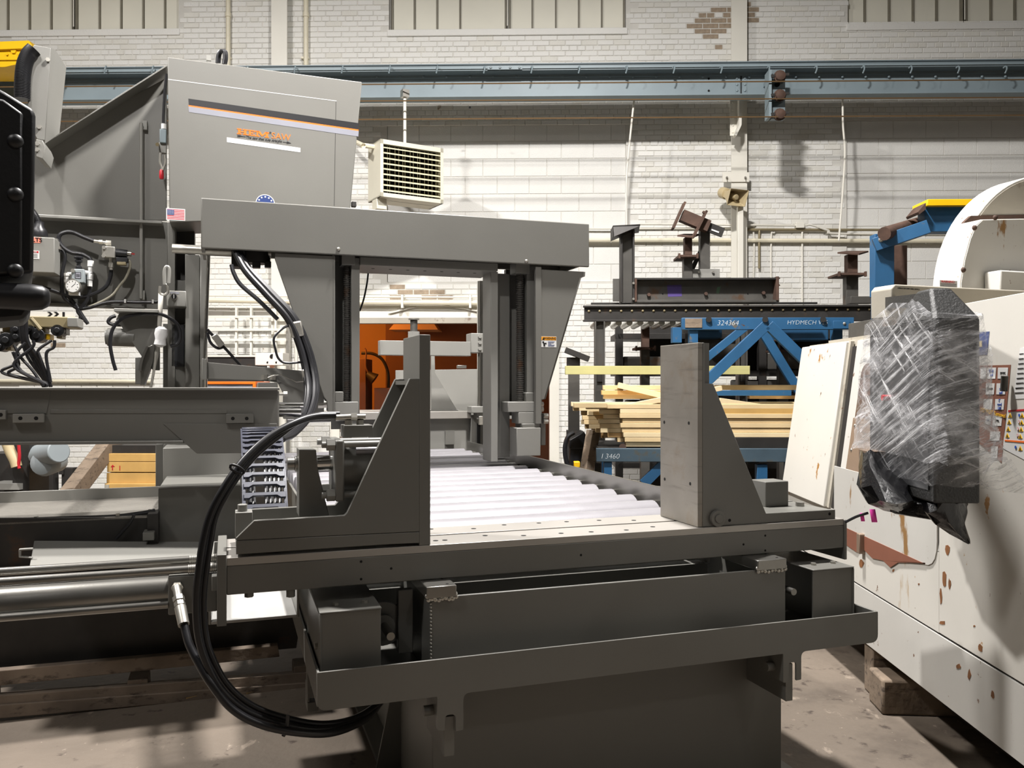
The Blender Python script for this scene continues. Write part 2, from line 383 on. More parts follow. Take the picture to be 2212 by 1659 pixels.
# steel columns with white paint
def column(x0, x1, lab, ztop=8.6):
    a, b = Lp(x0, 60, WV-.12)[0], Lp(x1, 60, WV-.12)[0]
    t = T('steel_column', lab, 'column', L.w((a+b)/2, WV-.1, 0))
    MB().box(L, a, b, WV-.14, WV-.125, 0, ztop).build('flange', M['white'], t)
    MB().box(L, (a+b)/2-.006, (a+b)/2+.006, WV-.125, WV, 0, ztop).build('web', M['white'], t)
    return t
c1 = column(587, 621, 'white painted steel column on the brick wall between the two thin pipes')
c2 = column(1579, 1613, 'white painted steel column beside the peeling brick patch, horn speaker below')
a, b = Lp(1560, 380, WV-.16), Lp(1619, 380, WV-.16)
MB().pbox(L, 1561, 372, 1619, 393, WV-.16, .018).build('clamp_plate', M['white'], c2, .002)
for x in (1570, 1610): MB().cyl(L.v(x, 383, WV-.16), L.v(x, 383, WV-.19), .014, 8).cyl(L.v(x, 383, WV-.19), L.v(x, 383, WV-.235), .006, 8).build('bolt', M['zinc'], c2)
g = MB().ppoly(L, [(1577, 207), (1602, 207), (1601, 270), (1592, 293), (1577, 293)], WV-.3, .012).build('gusset_plate', M['white'], c2)
MB().ppoly(L, [(1597, 207), (1603, 207), (1602, 270), (1591, 293), (1587, 291), (1596, 270)], WV-.42, .12).build('gusset_edge', M['white'], c2)
for y in (222, 238, 255, 271, 286): MB().dome(L.v(1583, y, WV-.3), -L.V, .014, .012, 10).build('rivet', M['white'], c2)
# thin vertical pipes
for x, r, y1, lab in ((493, .03, 140, 'thin cream pipe running up the wall with a coupling near its top'), (661, .032, 140, 'thin cream pipe on the wall between the steel column and middle window')):
    t = T('wall_pipe', lab, 'pipe', L.v(x, y1+60, WV-.06))
    MB().cyl(L.v(x, 260, WV-.05), L.v(x, -120, WV-.05), r, 12).build('tube', M['cream'], t)
    MB().cyl(L.v(x, 37, WV-.05), L.v(x, 28, WV-.05), r*1.25, 12).build('coupling', M['cream'], t)
    MB().box(L, L.uv(L.v(x-8, 200, WV))[0], L.uv(L.v(x+8, 200, WV))[0], WV-.06, WV, L.v(x, 130, WV).z, L.v(x, 126, WV).z).build('pipe_clip', M['cream'], t)
# ---------------- crane runway ----------------
t = T('crane_runway_beam', 'long blue-grey riveted crane runway girder along the brick wall', 'crane beam', L.w(0, 9.9, 4.9))
zy = lambda y, v: L.v(1106, y, v).z
zt, zw, zb = zy(148, 9.72), zy(160, 9.91), zy(206, 9.82)
MB().box(L, -7.5, 9.5, 9.905, 9.925, zb, zt).build('web', M['crane'], t)
MB().box(L, -7.5, 9.5, 9.72, 10.1, zt, zy(143.5, 9.72)).build('top_flange', M['crane'], t)
MB().box(L, -7.5, 9.5, 9.735, 9.9, zy(152, 9.735), zt).build('cap_channel', M['crane2'], t)
MB().box(L, -7.5, 9.5, 9.82, 10.02, zb-.012, zb).build('bottom_flange', M['crane'], t)
MB().box(L, -7.5, 9.5, 9.86, 9.905, zb, zb+.012).box(L, -7.5, 9.5, 9.88, 9.905, zy(167, 9.88), zy(161, 9.88)).build('flange_angle', M['crane'], t)
MB().box(L, -7.5, 9.5, 9.87, 9.95, zy(143.5, 9.72), zy(143.5, 9.72)+.012).box(L, -7.5, 9.5, 9.895, 9.925, zy(143.5, 9.72), zy(137, 9.88)).box(L, -7.5, 9.5, 9.88, 9.94, zy(139, 9.88), zy(136.5, 9.88)).build('crane_rail', M['crane2'], t)
rv = unit('rivet', MB().dome((0, 0, 0), -L.V, .016, .012, 8), M['crane'])
for k in range(-24, 30):
    sub('rivet', rv, t, L.v(1015+50.3*k, 165.5, 9.88))
hk = unit('rail_clip', MB().tube([(0, 0, 0), (.015, -.03, .01), (.012, -.05, -.03), (0, -.035, -.075)], .009, 6), M['crane'])
for k in range(-11, 12):
    sub('rail_clip', hk, t, L.v(1045+102*k, 147, 9.71))
sp = MB().pbox(L, 1589, 164, 1598, 204, 9.895, .01).pbox(L, 1604, 164, 1613, 204, 9.895, .01).build('splice_plate', M['crane'], t)
MB().box(L, Lp(1600, 180, 9.9)[0], Lp(1602, 180, 9.9)[0], 9.9, 9.905, zb, zt).build('splice_gap', M['hole'], t)
for x in (1592, 1609):
    for y in (160, 169, 183, 196): sub('rivet', rv, t, L.v(x, y, 9.895))
for x, y in ((1531, 170), (1531, 196), (1015, 232)): MB().cyl(L.v(x, y, 9.906), L.v(x, y, 9.9), .013, 10).build('bolt_hole', M['hole'], t)
MB().pbox(L, 1053, 142, 1128, 150, 9.715, .008).build('rail_joint_bar', M['crane'], t)
for x in (1060, 1080, 1102, 1122): MB().hexa(L.v(x, 146, 9.715), -L.V, .014, .014).build('joint_bolt', M['crane2'], t)
# conductor wires and their insulator bracket
for (ya, yb), lab in zip(((188, 172), (222, 211), (263, 249)), ('topmost copper conductor wire strung in front of the runway girder', 'middle copper conductor wire strung along the bottom of the runway girder', 'lowest copper conductor wire strung below the runway girder')):
    a, b = L.v(-200, ya+1.5, 9.42), L.v(2500, yb-2, 9.42)
    MB().cyl(a, b, .0075, 6).build('conductor_wire', M['wire'], label=lab, cat='wire', group='crane conductor wires')
t = T('insulator_bracket', 'steel bracket with three dark insulators hanging on the runway girder', 'bracket', L.v(1680, 250, 9.5))
MB().pbox(L, 1661, 150, 1696, 252, 9.62, .012).build('back_plate', M['crane'], t)
MB().pbox(L, 1661, 150, 1667, 252, 9.45, .17).build('side_web', M['crane'], t)
MB().box(L, Lp(1665, 200, 9.6)[0], Lp(1695, 200, 9.6)[0], 9.63, 9.9, zy(180, 9.7), zy(172, 9.7)).build('stand_off', M['crane'], t)
for y in (164, 205, 246):
    MB().pbox(L, 1667, y-14, 1696, y+10, 9.52, .1).build('carrier', M['crane2'], t)
    p = L.v(1682, y+4, 9.5)
    MB().lathe(p, L.V*-1, [(-.02, .05), (0, .06), (.02, .035), (.03, .065), (.05, .07), (.06, .035), (.07, .06), (.085, .055), (.1, .02)], 12).build('insulator', M['rust'], t)
    MB().bar(p+L.U*-.1-L.V*.05, p+L.U*.1-L.V*.05+Z*.02, .02, .03).build('wire_clamp', M['dark'], t)
MB().cyl(L.v(1679, 182, 9.62), L.v(1679, 182, 9.6), .03, 12).build('spare_hole', M['hole'], t)
# yellow crane end truck
t = T('crane_end_truck', 'yellow steel end truck of the overhead crane on the runway', 'crane', L.v(20, 150, 9.5))
MB().ppoly(L, [(-140, 95), (62, 87), (69, 98), (69, 104), (-140, 112)], 9.15, .5).build('top_cap', M['yellow'], t, .005)
MB().pbox(L, -140, 100, 62, 130, 9.19, .45).build('side_box', M['yellow'], t, .004)
MB().ppoly(L, [(-140, 130), (40, 130), (40, 138), (10, 145), (-140, 145)], 9.21, .45).build('skirt', M['yellow'], t, .004)
for x, y, r in ((31, 111, .03), (17, 118, .014), (43, 117, .014), (61, 101, .016)): MB().hexa(L.v(x, y, 9.19), -L.V, r, .02).build('bolt', M['yellow'], t)
# unit heater
HF = Fr(30)
hv = HF.uv(at(821, 362, 9.3))[1]
t = T('unit_heater', 'cream louvred unit heater hanging on the wall under the runway girder', 'heater', HF.v(885, 440, hv))
u0, u1 = HF.uv(HF.v(821, 362, hv))[0], HF.uv(HF.v(957, 380, hv))[0]; z1 = HF.v(821, 300, hv).z; z0 = HF.v(821, 424, hv).z; D = .38
MB().box(HF, u0, u0+.015, hv, hv+D, z0, z1).box(HF, u1-.015, u1, hv, hv+D, z0, z1).box(HF, u0, u1, hv, hv+D, z1-.015, z1).box(HF, u0, u1, hv, hv+D, z0, z0+.015).build('casing', M['heater'], t)
MB().box(HF, u0+.015, u1-.015, hv+.16, hv+.17, z0, z1).build('back_panel', M['hole'], t)
MB().box(HF, u0, u1, hv-.01, hv, z1-.05, z1).box(HF, u0, u1, hv-.01, hv, z0, z0+.045).box(HF, u0, u0+.035, hv-.01, hv, z0, z1).box(HF, u1-.035, u1, hv-.01, hv, z0, z1).build('front_frame', M['heater'], t)
nl = 9
for k in range(nl):
    z = z0+.05+(z1-z0-.1)*(k+.5)/nl
    MB().poly([HF.w(u0+.03, hv-.004, z-.016), HF.w(u0+.03, hv+.045, z+.012), HF.w(u0+.03, hv+.047, z+.016), HF.w(u0+.03, hv-.004, z-.008)], HF.U*(u1-u0-.06)).build('louvre', M['heaterfin'], t)
nf = 15
for k in range(nf):
    u = u0+.04+(u1-u0-.08)*(k+.5)/nf; q = rng.uniform(-.012, .012)
    MB().poly([HF.w(u-.009+q, hv+.06, z0+.05), HF.w(u+.016+q, hv+.11, z0+.05), HF.w(u+.018+q, hv+.108, z0+.05), HF.w(u-.006+q, hv+.058, z0+.05)], Z*(z1-z0-.1)).build('fin', M['heater'], t)
MB().cyl(HF.w(u0+.36, hv+.15, z1), HF.w(u0+.36, hv+.15, zb-.02), .018, 8).build('hanger_rod', M['white'], t)
MB().box(HF, u0+.32, u0+.40, hv+.11, hv+.19, zb-.1, zb-.015).build('hanger_clip', M['zinc'], t)
p = HF.w(u0+.0, hv+.2, z1-.04)
MB().tube([p+HF.U*.05, p-HF.U*.12, p-HF.U*.14-Z*.0, L.v(740, 292, 10.45)], .028, 8, 3).build('gas_pipe', M['cream'], t)
MB().box(HF, u0+.0, u0+.12, hv+.1, hv+.25, z0-.12, z0).build('burner_box', M['heater'], t, .005)
# conduits, boxes and cords on the wall
def conduit(name, pts, r, lab, m='cream', v=WV-.05, cat='pipe'):
    return MB().tube([L.v(x, y, v) for x, y in pts], r, 8, 5).build(name, M[m], label=lab, cat=cat)
conduit('wall_pipe', [(1150, 519), (1500, 519), (1700, 520), (2300, 521)], .027, 'thick cream pipe running level along the wall behind the rack')
conduit('wall_conduit', [(1640, 580), (1640, 506), (1643, 498), (1655, 496), (2250, 498)], .016, 'tarnished brass-coloured conduit bending down beside the white column', 'brass')
conduit('wall_conduit', [(1380, 484), (1600, 486), (1728, 487), (1752, 486), (1790, 498), (1830, 505), (2250, 506)], .013, 'thin white conduit dipping past the small junction box on the wall', 'white', WV-.08)
conduit('wall_conduit', [(1666, 660), (1666, 515), (1672, 503), (1690, 499), (1830, 499)], .011, 'white conduit curving down from the junction box to the rack', 'white', WV-.03)
conduit('wall_conduit', [(1733, 690), (1733, 490)], .012, 'straight white conduit dropping from the small junction box', 'white', WV-.03)
conduit('wall_conduit', [(1627, 650), (1627, 494), (1600, 493), (1300, 494), (1180, 492)], .012, 'white conduit elbowing down just past the white steel column', 'white', WV-.03)
MB().pbox(L, 1720, 480, 1738, 492, WV-.1, .07).build('junction_box', M['white'], label='small white junction box on the wall conduits beside the rack', cat='electrical box', bevel=.004)
conduit('pull_cord', [(1371, 205), (1366, 250), (1358, 330), (1353, 400), (1354, 520)], .012, 'white cord hanging down the wall near the block infill edge', 'white', 10.02, 'cord')
conduit('pull_cord', [(1820, 200), (1821, 270), (1825, 330), (1820, 420), (1812, 520)], .012, 'white cord hanging down the wall near the far block infill', 'white', 10.02, 'cord')
conduit('wall_pipe', [(400, 648), (740, 653), (1190, 656)], .03, 'thick yellowed pipe crossing above the orange doorway', 'cream', WV-.2)
conduit('wall_conduit', [(400, 638), (740, 641), (1190, 643)], .012, 'thin white conduit running just above the yellowed pipe over the doorway', 'white', WV-.2)
for x in (868, 1015): MB().pbox(L, x-2, 636, x+3, 665, WV-.24, .24).build('pipe_strap', M['white'], label='white strap holding the pipes above the doorway, '+('over the screw clamp' if x < 900 else 'beside the chrome post'), cat='pipe strap')
conduit('wall_pipe', [(-80, 822), (200, 823), (330, 824)], .02, 'level cream pipe low on the wall behind the long grey arm', 'cream')
# horn speaker on its post
t = T('speaker_post', 'chipped white square post standing before the steel column', 'post', L.v(1600, 700, 10.2))
MB().box(L, L.uv(L.v(1594, 500, 10.2))[0], L.uv(L.v(1606, 500, 10.2))[0], 10.2, 10.27, 0, L.v(1600, 446, 10.2).z).build('post', M['white'], t, .004)
t = T('horn_speaker', 'beige square-mouthed horn speaker on the white post', 'speaker', L.v(1590, 446, 10.2))
p = L.v(1585, 424, 10.15); ax = Vector((.35, -.85, -.38)).normalized(); a = ax.cross(Z).normalized(); b = a.cross(ax)
def ring(c, w, hh): return [c+a*w*i+b*hh*j for i, j in ((-1, -1), (1, -1), (1, 1), (-1, 1))]
hb = MB(); rings = [[hb.b.verts.new(q) for q in ring(p+ax*s, w, w*.75)] for s, w in ((-.16, .05), (-.08, .06), (0, .09), (.09, .135), (.085, .125), (0, .08), (-.06, .05))]
for A, B in zip(rings, rings[1:]):
    for i in range(4): hb.b.faces.new((A[i], A[(i+1) % 4], B[(i+1) % 4], B[i]))
hb.b.faces.new(rings[0]); hb.b.faces.new(rings[-1]); hb.build('horn', M['beige'], t, .004)
MB().lathe(p-ax*.05, ax, [(0, .045), (.08, .04), (.11, .03), (.112, .018)], 12).build('driver', M['beige'], t)
MB().lathe(p-ax*.26, ax, [(0, .06), (.02, .07), (.11, .07), (.12, .05)], 14).build('magnet_cover', M['beige'], t)
MB().bar(p-Z*.05+L.V*.02, L.v(1598, 448, 10.22), .03, .03).build('bracket', M['beige'], t)
# doorway to the orange lit back room
q = door
hd = MB().box(L, q[0]-.15, q[1]+.1, WV-.12, WV, q[3], q[3]+.22).build('door_1', M['white'], kind='structure')
MB().box(L, q[0]-.15, q[1]+.1, WV-.16, WV-.02, q[3]-.06, q[3]+.01).build('door_track', M['cncdirty'], hd)
MB().box(L, q[1], q[1]+.12, WV-.05, WV, 0, q[3]).box(L, q[0]-.12, q[0], WV-.05, WV, 0, q[3]).build('door_jamb', M['white'], hd)
MB().bar(L.v(900, 662, WV-.14), L.v(840, 676, WV-.14), .02, .02).bar(L.v(960, 660, WV-.14), L.v(1035, 672, WV-.14), .02, .02).build('header_brace', M['white'], hd)
MB().box(L, -4.2, 1.8, 14.2, 14.3, 0, 3.2).build('wall_back_room', M['backroom'], kind='structure')
MB().box(L, -4.2, -4.1, WV+.3, 14.3, 0, 3.2).box(L, 1.7, 1.8, WV+.3, 14.3, 0, 3.2).build('wall_back_room_side', M['backroom'], kind='structure')
MB().box(L, -4.2, 1.8, WV+.3, 14.3, 3.2, 3.3).build('ceiling_back_room', M['backroom'], kind='structure')
a, b = L.uv(L.v(833, 800, 13.2))[0], 1.7
MB().box(L, a, b, 13.2, 13.3, 0, 3.2).build('partition', M['backdark'], label='brown partition panel standing in the orange lit back room', cat='partition')
t = T('hood', 'brown sloped hood hanging in the orange lit back room', 'hood', L.v(885, 712, 12.6))
MB().ppoly(L, [(853, 697), (936, 697), (946, 712), (840, 712)], 12.4, .6).build('canopy', M['backroom'], t)
MB().box(L, L.uv(L.v(870, 690, 12.6))[0], L.uv(L.v(920, 690, 12.6))[0], 12.5, 12.9, L.v(880, 697, 12.4).z, 3.2).build('duct', M['backdark'], t)
t = T('work_bench', 'brown bench cabinet in the orange lit back room', 'bench', L.v(830, 880, 12.0))
for x0, x1, y0 in ((777, 790, 775), (808, 870, 838)): MB().box(L, L.uv(L.v(x0, 800, 12))[0], L.uv(L.v(x1, 800, 12))[0], 12, 12.5, 0, L.v(800, y0, 12).z).build('cabinet', M['backdark'], t, .005)
t = T('gooseneck_lamp', 'dark gooseneck lamp arching over the bench in the orange back room', 'lamp', L.v(838, 838, 12.1))
MB().tube([L.v(x, y, 12.1) for x, y in ((839, 838), (838, 805), (826, 777), (805, 764), (781, 763))], .022, 8).build('neck', M['black'], t)
MB().lathe(L.v(800, 812, 12.0), Vector((.7, 0, -.5)), [(-.06, .04), (0, .06), (.08, .09)], 12).build('lamp_shade', M['black'], t)
MB().tube([L.v(x, y, 12.0) for x, y in ((788, 752), (791, 760), (790, 790), (796, 808))], .012, 6).build('support_rod', M['backdark'], t)
# ---------------- roller table: rollers, rails, frame, beam ----------------
FV = 2.68
ZT_, ZB_ = 1.02, .907
t = T('roller_table', 'grey machine table with a bed of silver rollers leading under the gantry', 'conveyor', G.w(1.1, 3.2, 0))
RT = t
r0 = unit('roller', MB().lathe((0, 0, 0), G.U, [(0, .02), (.002, .082), (.006, .088), (1.472, .088), (1.478, .082), (1.48, .02)], 32), M['tin'])
RU = .355
ax0 = unit('roller_axle', MB().cyl((0, 0, 0), G.U*1.56, .02, 10), M['mach'])
for k in range(17):
    sub('roller', r0, t, G.w(RU, 3.165+.2145*k, .934)); sub('roller_axle', ax0, t, G.w(RU-.04, 3.165+.2145*k, .934))
for nm, u in (('side_rail', 1.9), ('side_rail', .3)):
    MB().box(G, u, u+.012, 3.04, 6.75, .80, 1.07 if u > 1 else 1.03).build(nm, M['mach'] if u > 1 else M['grey'], t, .002)
MB().box(G, 1.845, 1.9, 3.04, 6.75, .905, .93).build('rail_flange', M['mach'], t)
for k in range(17): MB().box(G, 1.84, 1.9, 3.06+.2145*k, 3.10+.2145*k, .94, 1.0).build('axle_block', M['grey'], t)
MB().box(G, .32, 1.9, 3.04, 6.75, .74, .80).build('bed_pan', M['grey'], t)
# front beam with its two ground strips
u0, u1 = -.005, 2.29
MB().box(G, u0, u1, FV, 3.01, ZB_, ZT_-.024).build('front_beam', M['grey'], t, .003)
MB().box(G, u0, u1, FV, 2.842, ZT_-.024, ZT_).build('top_strip', M['plate'], t, .0015)
MB().box(G, u0, u1, 2.862, 3.01, ZT_-.024, ZT_).build('top_strip', M['plate'], t, .0015)
MB().box(G, u0-.028, u0, FV-.004, 3.02, .815, ZT_+.012).build('end_plate', M['grey'], t, .002)
MB().box(G, u1, u1+.012, FV-.004, 3.02, .86, ZT_-.004).build('end_cap', M['grey'], t, .002)
hl = unit('hole', MB().cyl((0, 0, 0), (0, 0, .0006), .0085, 12), M['hole'])
def hole_top(x, y, r=1): p = G.z(x, y, ZT_); sub('bolt_hole', hl, t, p, None, (r, r, 1))
for x, y in ((941, 1168), (961, 1167), (1048, 1157), (1131, 1157), (1212, 1152), (1277, 1149), (1353, 1145), (1410, 1138), (931, 1143), (1023, 1142), (1089, 1134), (1164, 1130), (1224, 1127), (1294, 1124), (1369, 1124)): hole_top(x, y, 1.1)
hf = unit('hole', MB().cyl((0, 0, 0), -G.V*.0006, .0042, 10), M['hole'])
for x, y in ((780, 1213), (845, 1228), (780, 1251), (1255, 1199), (1653, 1157), (1606, 1176), (1653, 1189)): sub('bolt_hole', hf, t, G.v(x, y, FV))
for x in (538, 628): MB().hexa(G.v(x, 1275, FV+.02)+Z*.004, -Z, .014, .024).build('bolt', M['grey'], t)
# box under the beam
bx = MB(); a = G.uv(G.v(931, 1300, 2.6))[0]; b = G.uv(G.v(1697, 1250, 2.6))[0]
bx.box(G, a, b, 2.6, 2.612, .56, .868).box(G, a, a+.012, 2.612, 3.3, .56, .868).box(G, b-.012, b, 2.612, 3.3, .56, .868).box(G, a, b, 3.3, 3.312, .56, .868).box(G, a, b, 2.612, 3.3, .56, .57)
bx.build('lower_box', M['grey'], t, .003)
for x0, x1 in ((919, 984), (1631, 1692)):
    ua, ub = G.uv(G.v(x0, 1265, 2.6))[0], G.uv(G.v(x1, 1265, 2.6))[0]
    if x0 > 1200: ua, ub = G.uv(G.v(1632, 1215, 2.6))[0], G.uv(G.v(1694, 1215, 2.6))[0]
    blk_ = MB().box(G, ua, ub, 2.585, 2.82, .868, ZB_-.001).build('support_block', M['mach'], t, .003)
    wl = MB()
    for k in range(9):
        u = ua+.004+(ub-ua-.008)*k/8
        wl.dome(G.w(u, 2.59, .876+.004*math.sin(k*2.4)), -G.V+Z*.4, .009, .004, 8).dome(G.w(u+.004, 2.592, .863+.003*math.sin(k*1.7)), -G.V, .008, .004, 8)
    wl.build('weld_bead', M['zinc'], blk_)
    for v in (2.61, 2.68): MB().cyl(G.w(ub-.025, v, ZB_-.001), G.w(ub-.025, v, ZB_), .005, 8).build('bolt_hole', M['hole'], blk_)
wl = MB()
for k in range(26): wl.dome(G.w(a-.001, 2.6, .86-.0115*k), -G.V-G.U, .0045, .003, 6)
wl.build('corner_weld', M['zinc'], t)
# cover channels with shafts and sprockets
def cover(x0, x1, ytop, open_left):
    ua, ub = G.uv(G.v(x0, ytop+60, 2.56))[0], G.uv(G.v(x1, ytop+60, 2.56))[0]
    z1, z0, v1 = .862, .60, 4.2
    m = MB(); r = .012
    m.box(G, ua, ub, 2.56, v1, z1-.006, z1)
    o = ub-.006 if open_left else ua
    m.box(G, o, o+.006, 2.56, v1, z0, z1-.006)
    cv = m.build('cover_channel', M['grey'], t, .004)
    MB().box(G, ua+.004, ub-.002, 2.566, 2.574, z0, z1-.006).build('cover_end', M['grey'], cv, .002)
    for k in (.3, .78):
        MB().hexa(G.w(ua+(ub-ua)*k, 2.63, z1), Z, .0105, .008).build('cover_bolt', M['zinc'], cv)
    return ua, ub
ua, ub = cover(690, 825, 1329, False)
MB().hexa(G.w(ua, 2.62, .745), -G.U, .011, .008).build('cover_bolt', M['zinc'], t)
def shaft(u, v, z, l, r=.0145, disc=.07):
    MB().cyl(G.w(u, v, z), G.w(u, v+l, z), r, 16).build('drive_shaft', M['mach'], t)
    MB().cyl(G.w(u, v+l*.55, z), G.w(u, v+l*.55+.02, z), disc, 28).cyl(G.w(u, v+l*.45, z), G.w(u, v+l*.55, z), disc*.5, 20).build('sprocket', M['grey'], t)
shaft(ub+.035, 2.60, .757, .26, .013, .072)
ua, ub = cover(1757, 1846, 1228, True)
shaft(ua-.055, 2.60, .775, .3, .0125, .075)
MB().box(G, .53, .58, 2.72, 2.75, .66, .87).build('bracket', M['grey'], t, .003)
MB().box(G, .47, .50, 2.58, 3.1, .615, .63).build('flat_bar', M['grey'], t)
# drip tray with its hooks
t = T('drip_tray', 'grey drip tray wrapped round the foot of the roller table, two notched hooks below', 'tray', G.w(1.27, 2.5, .59))
a = G.uv(G.v(685, 1480, 2.5))[0]; b = 2.292; zt, zb = .702, .588
def rpoly(pts, rad, n=5):       # rounded polygon in (u, z)
    out = []
    for i, p in enumerate(pts):
        p = Vector(p); r = rad[i] if isinstance(rad, (list, tuple)) else rad
        if r <= 0: out.append(p); continue
        A, B = Vector(pts[i-1]), Vector(pts[(i+1) % len(pts)]); d1 = (A-p).normalized(); d2 = (B-p).normalized()
        for k in range(n+1):
            s = k/n; out.append((p+d1*r)*(1-s)**2+p*2*s*(1-s)+(p+d2*r)*s*s)
    return out
def front(pts, rad, v, dv): return MB().poly([G.w(u, v, z) for u, z in rpoly(pts, rad)], G.V*dv)
uf = lambda x, y: G.uv(G.v(x, y, 2.5))
h0 = [uf(945, 1520), uf(945, 1578), uf(961, 1578), uf(962, 1545), uf(984, 1543), uf(985, 1580), uf(1001, 1577), uf(1001, 1512)]
h1 = [uf(1692, 1405), uf(1692, 1475), uf(1704, 1474), uf(1704, 1432), uf(1720, 1430), uf(1720, 1470), uf(1731, 1468), uf(1731, 1408)]
pts = [(a, zt), (a, zb)]; rad = [.004, .03]
for hh in (h0, h1):
    q = [(x[0], x[2]) for x in hh]
    q[0] = (q[0][0], zb); q[7] = (q[7][0], zb)
    pts += q; rad += [.004, .004, .001, .012, .012, .001, .004, .022]
pts += [(b, zb), (b, zt)]; rad += [.03, .004]
front(pts, rad, 2.5, .008).build('front_panel', M['grey'], t, .0015)
MB().box(G, b-.008, b, 2.508, 4.3, zb+.01, zt).build('side_panel', M['grey'], t, .002); MB().box(G, a, a+.008, 2.508, 4.3, zb+.01, zt).build('side_panel', M['grey'], t, .002)
MB().box(G, a+.008, b-.008, 2.508, 4.3, zb+.01, zb+.018).build('tray_floor', M['grey'], t)
for hh in (h0, h1):
    q = [x for x in hh]; ul, ur = q[0][0], q[7][0]
    MB().box(G, ul, q[2][0], 2.508, 2.64, q[1][2], zb+.01).build('hook_side', M['grey'], t, .002)
    MB().cyl(G.w(ul-.03, 2.56, (q[1][2]+zb)/2-.01), G.w(ul, 2.56, (q[1][2]+zb)/2-.01), .016, 16).build('hook_pin', M['grey'], t, .001)
MB().pbox(G, 664, 1484, 688, 1508, 3.4, .1).pbox(G, 664, 1517, 688, 1537, 3.4, .1).pbox(G, 664, 1508, 669, 1517, 3.4, .1).build('foot_bracket', M['grey'], t, .002); MB().pbox(G, 664, 1440, 671, 1486, 3.4, .06).build('foot_hanger', M['grey'], t)
# pedestal
t = T('table_pedestal', 'dark grey welded pedestal carrying the roller table', 'pedestal', G.w(1.35, 3.5, 0))
pa, pb = .654, 2.05
MB().box(G, pa, pb, 2.75, 2.765, .02, .588).build('front_plate', M['grey'], t, .002)
MB().box(G, pa, pa+.012, 2.765, 4.4, .02, .588).build('side_plate', M['grey2'], t, .002); MB().box(G, pb-.012, pb, 2.765, 4.4, .02, .588).build('side_plate', M['grey2'], t, .002)  # sides take a lighter grey, their lit look put into the colour
MB().box(G, pa-.08, pb+.08, 2.72, 4.5, 0, .02).build('floor_plate', M['grey'], t)
MB().poly([G.w(pa, 3.3, .50), G.w(pa, 3.3, .02), G.w(pa-.1, 3.3, .02)], G.V*.012).build('gusset', M['grey'], t)
MB().poly([G.w(pa, 4.2, .58), G.w(pa, 4.2, .02), G.w(pa-.12, 4.2, .02), G.w(pa-.02, 4.2, .58)], G.V*.02).build('gusset', M['grey2'], t)
for hh, zz in ((h0, (1552, 1636, 961, 984)), (h1, (1437, 1516, 1702, 1717))):
    p0, p1 = uf(zz[2], zz[0]), uf(zz[3], zz[1])
    MB().box(G, p0[0], p1[0], 2.512, 2.75, p1[2], p0[2]).build('catch_bar', M['grey'], t, .002)
# ---------------- fixed jaw ----------------
t = T('fixed_jaw', 'upright vise jaw with bare steel face plate and triangular grey gusset', 'vise jaw', G.w(1.7, 2.8, ZT_))
JU = 1.64
fl = [(1508, 738), (1522, 740), (1523, 828), (1541, 829), (1655, 1109), (1800, 1101), (1800, 1123), (1530, 1139), (1510, 1140)]
zt1, zb1 = 1.703, 1.021
MB().box(G, JU, JU+.02, 2.69, 2.972, zb1, zt1).build('face_plate', M['steel'], t, .002)
u = lambda x, y: G.uv(G.v(x, y, 2.69))
gp = [(JU+.02, zt1), (u(1522, 740)[0], zt1), (u(1523, 828)[0], u(1523, 828)[2]), (u(1541, 829)[0], u(1541, 829)[2]), (u(1655, 1109)[0], u(1655, 1109)[2]), (2.258, u(1800, 1101)[2]), (2.258, u(1800, 1124)[2]), (2.20, 1.021), (JU+.02, 1.021)]
MB().poly([G.w(x, 2.69, z) for x, z in gp], G.V*.022).build('gusset', M['grey'], t, .002)
MB().poly([G.w(x, 2.95, z) for x, z in gp], G.V*.022).build('gusset', M['grey'], t, .002)
MB().box(G, JU+.02, JU+.062, 2.712, 2.95, 1.05, zt1).build('back_plate', M['grey'], t)
MB().box(G, 1.95, 2.258, 2.712, 2.95, 1.022, gp[5][1]-.003).build('base_slab', M['grey'], t, .002)
MB().box(G, 2.05, 2.16, 2.85, 2.95, gp[5][1]-.003, 1.155).build('stop_block', M['grey'], t, .003)
MB().hexa(G.w(2.2, 2.83, gp[5][1]-.003), Z, .017, .016).build('bolt', M['mach'], t)
p = G.v(1548, 1119, 2.688)
MB().cyl(p, p-G.V*.016, .031, 24).cyl(p-G.V*.016, p-G.V*.022, .017, 20).build('roller_pin', M['grey'], t, .002)
for x, y in ((1576, 1124), (1792, 1110)): MB().cyl(G.v(x, y, 2.69), G.v(x, y, 2.69)-G.V*.0008, .006, 10).build('bolt_hole', M['hole'], t)
for x, y in ((1435, 912), (1488, 914), (1436, 1035), (1491, 1045)):
    q = G.u(x, y, JU); MB().cyl(q, q-G.U*.0008, .0065, 10).build('bolt_hole', M['hole'], t)
